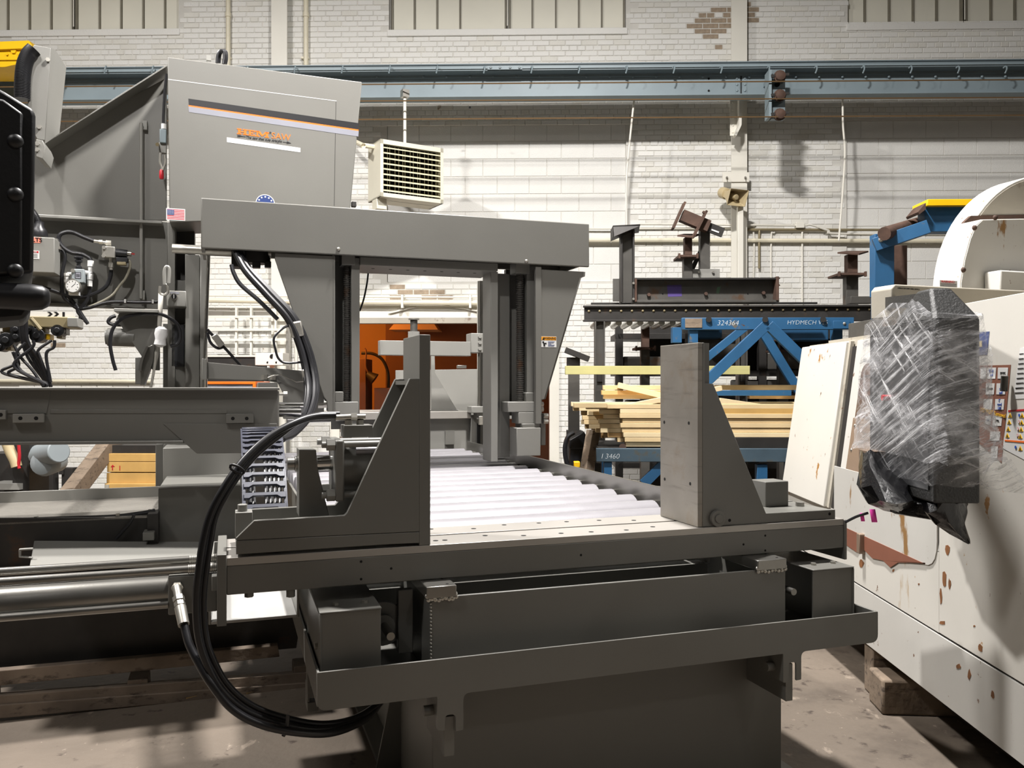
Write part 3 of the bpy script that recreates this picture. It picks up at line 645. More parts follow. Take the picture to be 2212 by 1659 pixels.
# ---------------- moving jaw with its cylinder ----------------
t = T('moving_jaw', 'grey vise jaw with sloped twin gussets and hydraulic cylinder behind it', 'vise jaw', G.w(.3, 2.8, ZT_))
J0, J1 = .592, .629
MB().box(G, J0, J1, 2.68, 2.946, ZT_+.001, 1.712).build('jaw_plate', M['grey'], t, .002)
gp = [(885, 818), (907, 818), (907, 1148), (510, 1167), (510, 1163), (549, 1125), (744, 1114), (750, 1108)]
gq = [G.uv(G.v(x, y, FV)) for x, y in gp]; gq[1] = (J0, 0, gq[1][2]); gq[2] = (J0, 0, gq[2][2]); gq[0] = (gq[0][0], 0, gq[1][2])
for v in (FV, 2.926): MB().poly([G.w(x[0], v, x[2]) for x in gq], G.V*.02).build('gusset', M['grey'], t, .0015)
MB().poly([G.w(gq[0][0], FV+.02, gq[0][2]-.006), G.w(J0, FV+.02, gq[0][2]-.006), G.w(J0, FV+.02, gq[0][2]-.02), G.w(gq[0][0], FV+.02, gq[0][2]-.02)], G.V*.226).build('top_web', M['grey'], t)
bs = [G.uv(G.v(x, y, FV)) for x, y in ((510, 1168), (906, 1149), (906, 1173), (840, 1176), (510, 1198))]
MB().poly([G.w(x[0], FV, max(x[2], ZT_+.001)) for x in bs], G.V*.266).build('base_slab', M['grey'], t, .002)
MB().box(G, bs[0][0]-.002, bs[0][0]+.05, FV+.07, FV+.14, bs[0][2]-.01, bs[0][2]+.075).build('end_block', M['grey2'], t, .002)
p = G.w(bs[0][0]+.02, FV+.1, bs[0][2]+.075); MB().cyl(p, p+Z*.022, .015, 16).build('cap_screw', M['grey2'], t, .002)
# mount post
pp = [(646, 971), (683, 972), (686, 1010), (711, 1114), (646, 1117)]
MB().ppoly(G, pp, 2.76, .1).build('rod_post', M['grey'], t, .002)
cy = G.v(760, 1011, 2.81).z
def cu(x, v=2.81): return G.uv(G.v(x, 1010, v))[0]
MB().cyl(G.w(cu(736), 2.81, cy), G.w(J0, 2.81, cy), .071, 32).build('cylinder_barrel', M['grey'], t)
MB().box(G, cu(717), cu(736), 2.81-.095, 2.81+.095, cy-.098, cy+.1).build('cylinder_head', M['grey'], t, .006)
MB().cyl(G.w(cu(684), 2.81, cy+.02), G.w(cu(717), 2.81, cy+.02), .026, 20).build('piston_rod', M['chrome'], t)
MB().cyl(G.w(cu(620), 2.81, cy+.02), G.w(cu(637), 2.81, cy+.02), .021, 20).cyl(G.w(cu(637), 2.81, cy+.02), G.w(cu(647), 2.81, cy+.02), .026, 20).build('rod_end', M['mach'], t, .002)
for dv in (-.075, .075):
    for dz in (-.078, .085):
        MB().cyl(G.w(cu(690), 2.81+dv, cy+dz), G.w(J0, 2.81+dv, cy+dz), .0105, 12).build('tie_rod', M['grey2'], t)
        MB().hexa(G.w(cu(700), 2.81+dv, cy+dz), G.U, .021, cu(717)-cu(700)).build('tie_rod_nut', M['grey2'], t)
MB().box(G, cu(739), cu(801), 2.77, 2.85, cy+.105, cy+.145).build('port_block', M['grey'], t, .002)
pz = cy+.145
for x in (752, 777): MB().hexa(G.w(cu(x), 2.80, pz), Z, .013, .016).build('fitting', M['zinc'], t)
MB().cyl(G.w(cu(724), 2.80, pz+.024), G.w(cu(757), 2.80, pz+.026), .0105, 12).hexa(G.w(cu(757), 2.80, pz+.026), G.U, .014, .02).cyl(G.w(cu(765), 2.8, pz+.026), G.w(cu(788), 2.80, pz+.026), .01, 12).build('hose_fitting', M['zinc'], t)
MB().cyl(G.w(cu(764), 2.76, cy+.062), G.w(cu(830), 2.76, cy+.062), .012, 12).build('barrel_highlight', M['tin'], t)  # pale rod added as the bright reflection on top of the barrel
# hoses looping down in front
def hose(name, pts, r, lab, v=2.6, m='rubber', cat='hose', group=None, vs=None, n=10):
    P = [G.v(x, y, (vs[i] if vs else v)) for i, (x, y) in enumerate(pts)]
    return MB().tube(P, r, n, 8).build(name, M[m], label=lab, cat=cat, group=group)
loop = [(724, 898), (680, 900), (640, 912), (590, 938), (545, 975), (510, 1015), (480, 1060), (455, 1110), (440, 1165), (430, 1230), (424, 1300), (428, 1370), (445, 1430), (478, 1490), (530, 1535), (600, 1562), (680, 1576), (750, 1565), (800, 1535), (840, 1490)]
vs = [2.8, 2.78, 2.74, 2.7, 2.66, 2.63, 2.61, 2.6, 2.59, 2.58, 2.58, 2.58, 2.58, 2.58, 2.59, 2.61, 2.64, 2.7, 2.8, 2.95]
hose('hydraulic_hose', loop, .0115, 'outer thick black hose looping from the vise cylinder down under the tray', vs=vs)
hose('hydraulic_hose', [(x+8, y-3) for x, y in loop[:3]]+[(x+10, y+5) for x, y in loop[3:8]]+[(x+15, y) for x, y in loop[8:12]]+[(x+12, y-12) for x, y in loop[12:]], .0105, 'inner black hose running alongside the loop below the vise cylinder', vs=[v+.025 for v in vs])
hose('hydraulic_hose', [(398, 1352), (408, 1390), (428, 1430), (455, 1475), (500, 1530), (560, 1564), (640, 1582), (720, 1582), (790, 1552), (835, 1500)], .012, 'black hose dropping from the brass-grey fitting of the long tie-rod cylinder', vs=[2.66, 2.63, 2.6, 2.57, 2.56, 2.56, 2.58, 2.64, 2.76, 2.92])
hose('cable_tie', [(497, 1012), (507, 1018), (521, 1024), (527, 1018), (515, 1008), (500, 1004), (497, 1012)], .004, 'small black cable tie round the hoses at the upper bend', v=2.615, cat='cable tie')
MB().tube([G.v(x, y, 2.58) for x, y in ((622, 1545), (620, 1570), (612, 1590))], .006, 6, 3).build('cable_tie', M['rubber'], label='small black cable tie round the hoses at the bottom of the loop', cat='cable tie')
# ---------------- long tie-rod cylinder ----------------
t = T('tie_rod_cylinder', 'long silver tie-rod cylinder lying level out of the left end of the beam', 'cylinder', G.w(-.9, 2.85, .8))
def ru(x): return G.uv(G.v(x, 1240, 2.85))[0]
cz = .905
def z285(x, y, v): return G.v(x, y, v).z
ue = u0-.028
cz = z285(330, 1279, 2.85)
MB().cyl(G.w(-2.4, 2.85, cz), G.w(ru(366), 2.85, cz), .048, 32).build('barrel', M['mach'], t)
hx = ru(366)
MB().box(G, hx, ue, 2.79, 2.91, cz-.062, cz+.058).build('head_block', M['grey'], t, .004)
for v, dz in ((2.80, .075), (2.90, .085), (2.80, -.03), (2.90, -.05)):
    MB().cyl(G.w(-2.4, v, cz+dz), G.w(ue if dz > 0 else hx, v, cz+dz), .0125, 14).build('tie_rod', M['mach'], t)
for v, dz in ((2.80, .075), (2.90, .085)):
    th = MB()
    for k in range(14): th.cyl(G.w(ue-.004-.006*k, v, cz+dz), G.w(ue-.008-.006*k, v, cz+dz), .0145, 12)
    th.build('screw_thread', M['zinc'], t)
MB().box(G, ue-.016, ue, 2.74, 2.78, cz+.015, cz+.06).build('lug', M['grey2'], t, .002)
p = G.v(383, 1268, 2.785)
MB().hexa(p+G.V*.005, -G.V, .018, .02).build('port_nut', M['zinc'], t)
q = G.v(397, 1350, 2.66); p2 = p-G.V*.03; d = q-p2
MB().cyl(p2-d*.08, p2+d*.22, .0125, 12).hexa(p2+d*.22, d, .0175, d.length*.12).hexa(p2+d*.38, d, .0165, d.length*.1).cyl(p2+d*.34, p2+d*.55, .013, 12).cyl(p2+d*.52, q, .0175, 14, .0165).build('hose_fitting', M['zinc'], t)
MB().cyl(p, p2, .012, 10).build('elbow', M['zinc'], t)
MB().box(G, ru(5), ru(365), 2.842, 2.858, cz+.012, cz+.052).build('switch_rail', M['grey'], t) if False else None
# white chip chute under the beam
t = T('chip_chute', 'pale grey open chip chute glowing under the left end of the beam', 'chute', G.w(.1, 3.3, .62))
cu0 = G.uv(G.v(456, 1310, 2.98)); cu1 = G.uv(G.v(641, 1330, 2.98)); zb = G.v(470, 1342, 2.98).z
MB().box(G, cu0[0]-.0, cu1[0], 2.98, 3.7, zb-.01, zb).build('chute_floor', M['chute'], t, .002)
MB().box(G, cu0[0]-.008, cu0[0], 2.98, 3.7, zb-.01, zb+.14).build('chute_side', M['grey2'], t, .002)
MB().box(G, cu1[0], cu1[0]+.008, 2.98, 3.7, zb-.01, zb+.14).build('chute_side', M['grey2'], t, .002)
MB().box(G, cu0[0]-.008, cu1[0]+.008, 3.7, 3.71, zb-.01, zb+.14).build('chute_back', M['grey2'], t, .002)
# ---------------- gantry ----------------
t = T('gantry', 'grey gantry bridging the roller table with tapered legs and lead screws', 'gantry', G.w(1.05, 5.2, 1.0))
GV = 5.0
ga, gb, gz0, gz1 = -.146, 2.237, 2.315, 2.598
MB().box(G, ga, gb, GV, GV+.02, gz0, gz1).box(G, ga, gb, GV+.02, GV+.5, gz1-.02, gz1).box(G, ga, gb, GV+.48, GV+.5, gz0+.03, gz1-.02).box(G, gb-.02, gb, GV+.02, GV+.48, gz0+.02, gz1-.02).build('crossbeam', M['grey'], t, .006)
MB().box(G, ga, ga+.02, GV+.02, GV+.48, gz0, gz1-.02).build('beam_end', M['grey'], t, .003)
a = G.uv(G.v(776, 580, GV+.1))[0]; b = G.uv(G.v(1065, 590, GV+.1))[0]
MB().box(G, a, b+.02, GV+.06, GV+.44, gz0-.045, gz0+.005).build('wear_bar', M['grey'], t, .003)
for k in range(7): MB().cyl(G.w(a+.1+.11*k, GV+.2, gz0-.046), G.w(a+.1+.11*k, GV+.2, gz0-.045), .011, 8).build('bolt_hole', M['hole'], t)
def leg(pts, v, dv, name, m='grey'): return MB().ppoly(G, pts, v, dv).build(name, M[m], t, .003)
lp = [(594, 546), (724, 553), (724, 890), (708, 890), (706, 866), (700, 858), (637, 684), (594, 560)]
leg(lp, GV+.03, .02, 'tapered_leg'); 
l2 = [(x-4, y) for x, y in [(612, 552), (724, 556), (724, 870), (706, 866), (655, 720), (612, 590)]]
leg(l2, GV+.36, .02, 'tapered_leg')
ll = [G.uv(G.v(x, y, GV+.03)) for x, y in ((594, 560), (637, 684), (700, 858))]
MB().poly([G.w(ll[0][0]+.03, GV+.05, ll[0][2]), G.w(ll[2][0]+.03, GV+.05, ll[2][2]), G.w(ll[2][0]+.045, GV+.05, ll[2][2]), G.w(ll[0][0]+.045, GV+.05, ll[0][2])], G.V*.31).build('leg_web', M['grey'], t)
u7 = lambda x, v=GV+.1: G.uv(G.v(x, 700, v))[0]
zf = lambda x, y, v=GV+.1: G.v(x, y, v).z
MB().box(G, u7(722, GV+.03)-.01, u7(722, GV+.03), GV+.03, GV+.36, zf(722, 890), gz0).build('leg_flange', M['grey'], t)
MB().box(G, u7(723), u7(777), GV+.26, GV+.3, zf(740, 930), gz0).build('guide_back', M['grey'], t)
MB().box(G, u7(758), u7(776), GV+.08, GV+.26, zf(760, 940), gz0).build('guide_post', M['grey'], t, .003)
def screw(x0, x1, y0, y1, v):
    r = (u7(x1, v)-u7(x0, v))/2; u = (u7(x1, v)+u7(x0, v))/2; zt, zb = zf(x0, y0, v), zf(x0, y1, v); pr = [(0, r*.8)]
    n = int((zt-zb)/.012)
    for k in range(n): pr += [((k+.2)*(zt-zb)/n, r*.8), ((k+.4)*(zt-zb)/n, r), ((k+.7)*(zt-zb)/n, r), ((k+.9)*(zt-zb)/n, r*.8)]
    MB().lathe(G.w(u, v, zb), Z, pr+[(zt-zb, r*.8)], 14).build('lead_screw', M['mill'], t)
    MB().box(G, u-r*1.9, u+r*1.9, v-.06, v+.06, zt-.002, zt+.07).build('screw_bearing', M['grey'], t, .003)
screw(742, 757, 574, 880, GV+.13)
screw(1115, 1131, 592, 880, GV+.13)
# legs on the far end
rp = [(1156, 581), (1262, 587), (1261, 597), (1253, 600), (1176, 862), (1168, 864), (1168, 914), (1156, 914)]
leg(rp, GV+.03, .02, 'tapered_leg'); leg([(x+3, y) for x, y in rp], GV+.4, .02, 'tapered_leg')
rl = [G.uv(G.v(x, y, GV+.03)) for x, y in ((1253, 600), (1176, 862))]
MB().poly([G.w(rl[0][0], GV+.05, rl[0][2]), G.w(rl[1][0], GV+.05, rl[1][2]), G.w(rl[1][0]-.012, GV+.05, rl[1][2]), G.w(rl[0][0]-.012, GV+.05, rl[0][2])], G.V*.35).build('leg_web', M['grey'], t)
MB().box(G, u7(1156, GV+.03), u7(1168, GV+.03), GV+.018, GV+.03, zf(1160, 914), gz0-.01).build('leg_strip', M['grey'], t, .001)
MB().box(G, u7(1062), u7(1078), GV+.12, GV+.3, zf(1070, 998), gz0-.04).build('inner_post', M['grey2'], t, .004)
MB().box(G, u7(1078), u7(1112), GV+.2, GV+.3, zf(1090, 990), gz0-.04).build('inner_post_side', M['grey'], t, .003)
MB().box(G, u7(1112), u7(1158), GV+.28, GV+.32, zf(1120, 900), gz0).build('guide_back', M['grey'], t)
MB().box(G, u7(1138), u7(1156), GV+.1, GV+.28, zf(1140, 880), gz0).build('guide_post', M['grey'], t)
for x0, y0, x1, y1, v, m in ((1097, 868, 1156, 890, GV+.06, 'grey2'), (1120, 890, 1156, 915, GV+.06, 'grey2'), (1136, 848, 1156, 868, GV+.08, 'grey'), (1128, 915, 1166, 926, GV+.04, 'grey'), (1116, 924, 1168, 985, GV+.02, 'grey2'), (722, 868, 774, 905, GV+.06, 'grey2'), (723, 846, 742, 868, GV+.06, 'grey'), (1168, 893, 1179, 962, GV+.1, 'grey')):
    MB().pbox(G, x0, y0, x1, y1, v, .14).build('nut_block' if y0 < 900 else 'foot_block', M[m], t, .004)
for x, y in ((1170, 873), (1170, 884), (1180, 898), (1180, 910), (705, 875), (694, 876)): MB().hexa(G.v(x, y, GV+.08)-G.U*.02, G.U, .018, .03).build('bolt', M['zinc'], t)
MB().box(G, u7(700), u7(1180), GV+.1, GV+.34, zf(1150, 1003), zf(1150, 985)).build('foot_plate', M['grey'], t, .003) if False else None
for x, y in ((731, 538), (1137, 564)): MB().dome(G.v(x, y, GV), -G.V, .012, .01, 10).build('cap_screw', M['zinc'], t)
# hydraulic motor under the crossbeam
p = G.v(552, 548, GV+.22)
MB().cyl(p+Z*.06, p-Z*.05, .085, 24).cyl(p-Z*.05, p-Z*.06, .07, 24).build('lift_motor', M['dark'], t)
MB().pbox(G, 500, 540, 530, 576, GV+.15, .12).pbox(G, 545, 566, 563, 578, GV+.16, .05).pbox(G, 572, 564, 586, 577, GV+.16, .05).build('motor_manifold', M['dark'], t, .004)
# feed tube through the frame
p = G.v(372, 537, 5.2)
MB().cyl(p, p+G.U*.55, .027, 20).build('feed_tube', M['zinc'], t)
# warning label on the far leg
lt = MB().pbox(G, 1169, 727, 1202, 750, GV+.029, .001).build('warning_label', M['wht'], t)
MB().pbox(G, 1169.5, 727.5, 1201.5, 735, GV+.0283, .0007).build('label_header', M['warn'], lt)
text('lettering', 'WARNING', M['ink'], lt, G.v(1188, 731.2, GV+.028), .021, wscale=.85, bold=.0005)
MB().ppoly(G, [(1171.5, 734.3), (1174, 728.5), (1176.5, 734.3)], GV+.028, .0006).build('warning_triangle', M['ink'], lt)
MB().ppoly(G, [(1171, 738), (1175, 737), (1176, 741), (1180, 740), (1181, 743), (1177, 744), (1178, 748), (1174, 748), (1174, 743)], GV+.028, .0006).build('pictogram', M['ink'], lt)
for k, w in enumerate((14, 12, 7, 14, 13)): MB().pbox(G, 1184, 738+2.3*k, 1184+w, 739+2.3*k, GV+.0284, .0005).build('print_line', M['navy'], lt)
# ---------------- chrome post with clamp arm ----------------
t = T('hold_down_post', 'bright chrome post with a grey clamp arm standing behind the gantry', 'clamp', G.w(.85, 6.8, 1.0))
pu = lambda x, v=6.8: G.uv(G.v(x, 740, v))[0]
MB().cyl(G.v(1043, 880, 6.8), G.v(1043, 608, 6.8), .05, 28).build('post', M['chrome'], t)
MB().pbox(G, 1019, 878, 1062, 892, 6.74, .14).build('post_base', M['grey2'], t, .004)
MB().pbox(G, 1018, 720, 1062, 762, 6.73, .16).build('arm_clamp', M['grey2'], t, .004)
for y in (727, 740, 753): MB().cyl(G.v(1036, y, 6.73), G.v(1036, y, 6.73)-G.V*.016, .015, 12).build('socket_screw', M['grey2'], t)
a, b = G.uv(G.v(821, 751, 6.76)), G.uv(G.v(1018, 743, 6.76))
MB().box(G, a[0], b[0], 6.76, 6.86, zf(821, 767, 6.76), zf(821, 735, 6.76)).build('arm', M['grey2'], t, .004)
MB().cyl(G.v(894, 735, 6.8), G.v(894, 690, 6.8), .03, 16).build('clamp_screw', M['mill'], t)
MB().hexa(G.v(894, 732, 6.8), Z, .052, .06).build('clamp_nut', M['grey2'], t)
MB().cyl(G.v(894, 691, 6.8), G.v(894, 688, 6.8), .046, 20).build('screw_top', M['zinc'], t)
MB().pbox(G, 1030, 892, 1050, 905, 6.76, .1).build('post_stub', M['grey'], t)
MB().pbox(G, 1035, 899, 1046, 918, 6.74, .03).build('base_lug', M['zinc'], t, .003)
# far side bed, guards
t = T('saw_bed', 'grey saw bed casting with splash guard behind the gantry', 'machine bed', G.w(.6, 7.2, 0))
MB().ppoly(G, [(855, 800), (1110, 796), (1110, 905), (855, 905)], 7.55, .02).build('splash_guard', M['grey2'], t, .002)
MB().pbox(G, 988, 789, 1008, 796, 7.55, .03).build('guard_latch', M['mach'], t, .003)
leg2 = MB().ppoly(G, [(932, 767), (939, 768), (940, 806), (989, 889), (932, 889)], 7.1, .03).build('rear_jaw_gusset', M['grey2'], t, .002)
MB().pbox(G, 926, 886, 990, 896, 7.05, .2).build('rear_jaw_base', M['grey'], t, .003)
MB().pbox(G, 700, 890, 1018, 906, 6.88, .7).build('bed_top', M['plate'], t, .003)
MB().pbox(G, 760, 903, 1015, 1240, 6.93, .6).build('bed_front', M['grey2'], t, .004)
MB().pbox(G, 962, 931, 982, 960, 6.91, .02).build('bed_pocket', M['grey'], t)
MB().pbox(G, 1018, 896, 1062, 1100, 6.88, .5).build('bed_cheek', M['grey2'], t, .003)
for x in (1031, 1045): MB().pbox(G, x, 915, x+7, 965, 6.86, .012).build('slot', M['hole'], t)
MB().cyl(G.v(620, 905, 5.9), G.v(745, 902, 5.9), .03, 16).build('bed_bar', M['chrome'], t)
# ---------------- saw head ----------------
t = T('band_saw', 'tall grey saw head cover with orange lettering and black-silver stripe', 'saw', G.w(.1, 5.8, 1.0))
SH = 5.6
hp = [(362, 123), (782, 177), (755, 470), (366, 480)]
MB().ppoly(G, hp, SH, .45).build('wheel_cover', M['grey'], t, .005)
ln = lambda p, q, s: (p[0]+(q[0]-p[0])*s, p[1]+(q[1]-p[1])*s)
MB().ppoly(G, [(363, 170.6), (727, 217.5), (727, 218.6), (363, 172)], SH-.0006, .0005).build('panel_seam', M['wht'], t)
MB().ppoly(G, [(725.2, 219), (726.2, 219), (722.4, 445), (721.4, 445)], SH-.0006, .0005).build('panel_seam', M['dark'], t)
# stripe decal
def band(y0, y1, m, name):
    f = lambda x, y: (x, y+(x-408)*.1444)
    MB().ppoly(G, [f(407, y0), (775, f(775, y0)[1]), (774, f(774, y1)[1]), f(408, y1)], SH-.001, .0008).build(name, M[m], t)
band(213, 227, 'ink', 'black_stripe'); band(227, 230, 'orange', 'orange_stripe'); band(230, 242, 'silver', 'silver_stripe')
# slab letters H E M
lp0 = G.uv(G.v(512, 277, SH)); lp1 = G.uv(G.v(581, 286, SH)); lw = lp1[0]-lp0[0]; z0_ = G.v(512, 289.5, SH).z; hgt = G.v(512, 277, SH).z-z0_
sl = (lp1[2]-lp0[2])/lw*1.0
def letter(ch, x0, w):
    m = MB(); B = []
    if ch == 'H': B = [(.0, 0, .44, .2), (.56, 0, 1, .2), (0, .8, .44, 1), (.56, .8, 1, 1), (.11, .1, .33, .9), (.67, .1, .89, .9), (.3, .42, .7, .58)]
    if ch == 'E': B = [(0, 0, 1, .18), (0, .82, 1, 1), (.13, .1, .4, .9), (.84, .1, 1, .36), (.84, .64, 1, .9), (.38, .42, .66, .58), (.62, .3, .72, .7)]
    if ch == 'M': B = [(0, 0, .3, .2), (.68, 0, 1, .2), (0, .8, .25, 1), (.76, .8, 1, 1), (.09, .1, .2, .9), (.76, .1, .93, .9)]
    S = lambda x, y: G.w(lp0[0]+(x0+x*w)*lw, SH-.0014, z0_+y*hgt+sl*(x0+x*w)*lw)
    for a, b, c_, d in B: m.poly([S(a, b), S(c_, b), S(c_, d), S(a, d)], G.V*.001)
    if ch == 'M': m.poly([S(.1, 1), S(.34, 1), S(.54, .35), S(.47, .12)], G.V*.0011); m.poly([S(.9, 1), S(.72, 1), S(.47, .25), S(.5, .1)], G.V*.0012)
    m.build('letter', M['orange'], t, smooth=False)
letter('H', 0, .325); letter('E', .345, .215); letter('M', .575, .425)
text('lettering', 'SAW', M['orange'], t, G.v(607, 295.5, SH-.0012), .056, tilt=-2, wscale=1.0)
text('registered_mark', '\u00ae', M['ink'], t, G.v(584, 287, SH-.0012), .018, tilt=-2)
text('lettering', 'The saw that cuts straight', M['ink'], t, G.v(570, 301, SH-.0012), .0235, tilt=-2, shear=.25, wscale=.9, bold=.0004)
MB().ppoly(G, [(512, 291.5), (519, 292.2), (522, 293.6), (531, 295), (531, 296), (521, 295), (517, 296), (512, 295.2), (515, 293.4)], SH-.0014, .001).build('arrow_tail', M['ink'], t)
MB().ppoly(G, [(611, 306), (621, 307.4), (620, 305), (629, 309.4), (619, 310.4), (621, 308.6), (611, 307)], SH-.0014, .001).build('arrow_head', M['ink'], t)
MB().ppoly(G, [(490, 296.5), (649, 319.5), (649, 329), (490, 307)], SH-.001, .0008).build('name_strip', M['wht'], t)
text('faint_lettering', '- - - -  - - -  - - - -  - - - - -', M['silver'], t, G.v(569, 313, SH-.0012), .03, tilt=-2) if False else None
# flag decal
fl = MB().pbox(G, 359, 450.5, 400, 476, SH-.001, .0008).build('flag_decal', M['wht'], t)
for k in range(7): MB().pbox(G, 361, 452.5+3.3*k, 398.5, 454.2+3.3*k, SH-.0014, .0004).build('flag_stripe', M['flagred'], fl)
MB().pbox(G, 361, 452.5, 376, 464, SH-.0018, .0004).build('flag_canton', M['navy'], fl)
sm = MB()
for i in range(6):
    for j in range(4): sm.pbox(G, 362+2.3*i, 453.5+2.6*j, 363+2.3*i, 454.5+2.6*j, SH-.0021, .0003)
sm.build('flag_stars', M['wht'], fl)['kind'] = 'stuff'
p = G.v(573, 440, SH-.001)
MB().cyl(p, p-G.V*.0006, .055, 28).build('round_badge', M['navy'], t)
MB().cyl(p, p-G.V*.0004, .06, 28).build('badge_rim', M['wht'], t)
for k in range(5):
    a_ = R(150-30*k); q = p+G.U*.044*math.cos(a_)+Z*.044*math.sin(a_); MB().cyl(q-G.V*.0005, q-G.V*.001, .006, 5).build('badge_star', M['wht'], t)
# rear body plate with sloped roof
BV = 5.95
MB().ppoly(G, [(-60, 400), (92, 312), (360, 168), (360, 476), (-60, 470)], BV, .03).build('body_plate', M['grey'], t, .003)
r1 = [G.v(92, 314, BV-.14), G.v(361, 143, BV-.14), G.v(361, 139, BV-.14), G.v(92, 311, BV-.14)]
MB().poly(r1, G.V*.5).build('roof_sheet', M['grey'], t, .001)
MB().ppoly(G, [(-60, 455), (350, 477), (350, 483), (-60, 462)], BV-.1, .12).build('body_ledge', M['grey2'], t, .003)
MB().ppoly(G, [(-60, 460), (362, 480), (362, 668), (200, 663), (-60, 655)], BV+.005, .03).build('lower_plate', M['grey'], t, .003)
MB().ppoly(G, [(-60, 655), (312, 668), (312, 662), (-60, 647)], BV-.05, .06).build('lower_lip', M['grey'], t, .002)
p = G.v(305, 266, BV-.05); q = G.v(305, 645, BV-.05)
MB().cyl(p, q, .011, 10).build('hinge_rod', M['grey2'], t)
MB().pbox(G, 306, 259, 318, 280, BV-.03, .035).build('hinge_lug', M['grey2'], t, .003)
MB().pbox(G, 302, 627, 313, 648, BV-.05, .05).build('hinge_lug', M['grey2'], t, .003)
# column strips of the saw frame
for x0, x1, y0, y1, v, m in ((362, 378, 480, 840, 5.78, 'grey'), (378, 420, 486, 610, 5.95, 'dark'), (378, 425, 605, 700, 5.86, 'grey'), (400, 431, 550, 850, 5.74, 'grey'), (432, 447, 530, 850, 5.70, 'grey2'), (352, 420, 700, 1170, 5.8, 'grey'), (370, 398, 700, 792, 5.78, 'black'), (336, 352, 960, 1170, 5.6, 'grey'), (352, 372, 960, 1035, 5.6, 'grey2'), (380, 398, 960, 1030, 5.6, 'grey'), (404, 424, 962, 1035, 5.55, 'dark')):  # dark plate fills the column recess, its shade put into the colour
    MB().pbox(G, x0, y0, x1, y1, v, .18).build('frame_plate', M[m], t, .003)
MB().cyl(G.v(451, 545, 5.68), G.v(440, 840, 5.68), .012, 12).build('guide_rod', M['chrome'], t)
# wheel guard and cable on top of the cover
MB().pbox(G, 446, 119, 456, 130, SH+.1, .02).build('top_lug', M['grey2'], t)
for k in range(3): MB().tube([G.v(x+3*k, y, SH+.12+.02*k) for x, y in ((468, 136), (470, 118), (476, 109), (483, 112), (484, 126), (482, 138))], .008, 8).build('top_cable', M['rubber'], t)
MB().pbox(G, 760, 435, 770, 446, SH+.02, .04).build('edge_latch', M['dark'], t, .003)
# limit switch and safety latch
t = T('limit_switch', 'small grey limit switch with a red gripped toggle latch on the saw head edge', 'switch', G.v(350, 385, SH+.05))
MB().pbox(G, 345, 279, 359, 308, SH+.1, .05).build('switch_body', M['crane'], t, .003)
MB().pbox(G, 343, 308, 359, 330, SH+.12, .04).build('switch_bracket', M['grey2'], t, .002)
MB().cyl(G.v(340, 312, SH+.12), G.v(340, 312, SH+.06), .012, 10).build('roller', M['brass'], t)
MB().cyl(G.v(354, 279, SH+.12), G.v(354, 268, SH+.12), .016, 10).build('cable_gland', M['wht'], t)
MB().tube([G.v(x, y, SH+.12) for x, y in ((354, 268), (353, 255), (356, 200), (360, 160))], .009, 6).build('cable', M['rubber'], t)
MB().tube([G.v(x, y, SH+.1) for x, y in ((347, 330), (346, 350), (350, 362), (349, 370))], .008, 6).build('latch_rod', M['zinc'], t)
MB().tube([G.v(x, y, SH+.08) for x, y in ((355, 335), (357, 352), (352, 368))], .006, 6).build('latch_wire', M['zinc'], t)
MB().lathe(G.v(349, 387, SH+.1), Z, [(0, .01), (.01, .014), (.05, .013), (.06, .008)], 10).build('grip', M['red'], t)
# sheet guard with ribbed hose
t = T('hose_guard', 'pale grey bent sheet guard beside a ribbed black hose above the saw', 'guard', G.v(85, 320, 5.6))
MB().ppoly(G, [(73, 97), (110, 104), (97, 303), (80, 300), (60, 262), (60, 214), (69, 108)], 5.55, .006).build('front_sheet', M['grey2'], t, .002)
MB().poly([G.v(110, 104, 5.55), G.v(97, 310, 5.55), G.v(128, 288, 5.9), G.v(143, 145, 5.9), G.v(120, 108, 5.6)], G.V*.005).build('side_sheet', M['grey2'], t, .001)
MB().ppoly(G, [(78, 300), (92, 303), (98, 318), (92, 343), (78, 338)], 5.5, .25).build('mount_bracket', M['grey2'], t, .003)
for x, y in ((104, 130), (85, 275), (81, 311), (80, 324)): MB().hexa(G.v(x, y, 5.55 if y < 300 else 5.5), -G.V, .013, .012).build('bolt', M['zinc'], t)
P = spline([G.v(x, y, 5.52) for x, y in ((48, 215), (49, 170), (53, 140), (62, 118), (74, 106))], 14)
rb = MB().tube([G.v(x, y, 5.52) for x, y in ((48, 215), (49, 170), (53, 140), (62, 118), (74, 106))], .034, 12)
for i in range(0, len(P)-1): rb.cyl(P[i], P[i]+(P[i+1]-P[i])*.5, .043, 12)
rb.build('ribbed_hose', M['rubber'], t)
# ---------------- left side: saw fittings, arm, bed, pallet ----------------
PV = 5.9      # face of the lower saw plate
def pt(x, y, v=PV): return G.v(x, y, v)
def tubes(pts, r, v=PV-.05, m='rubber', n=8): return MB().tube([G.v(*(p if len(p) == 3 else (*p, v))) for p in pts], r, n)
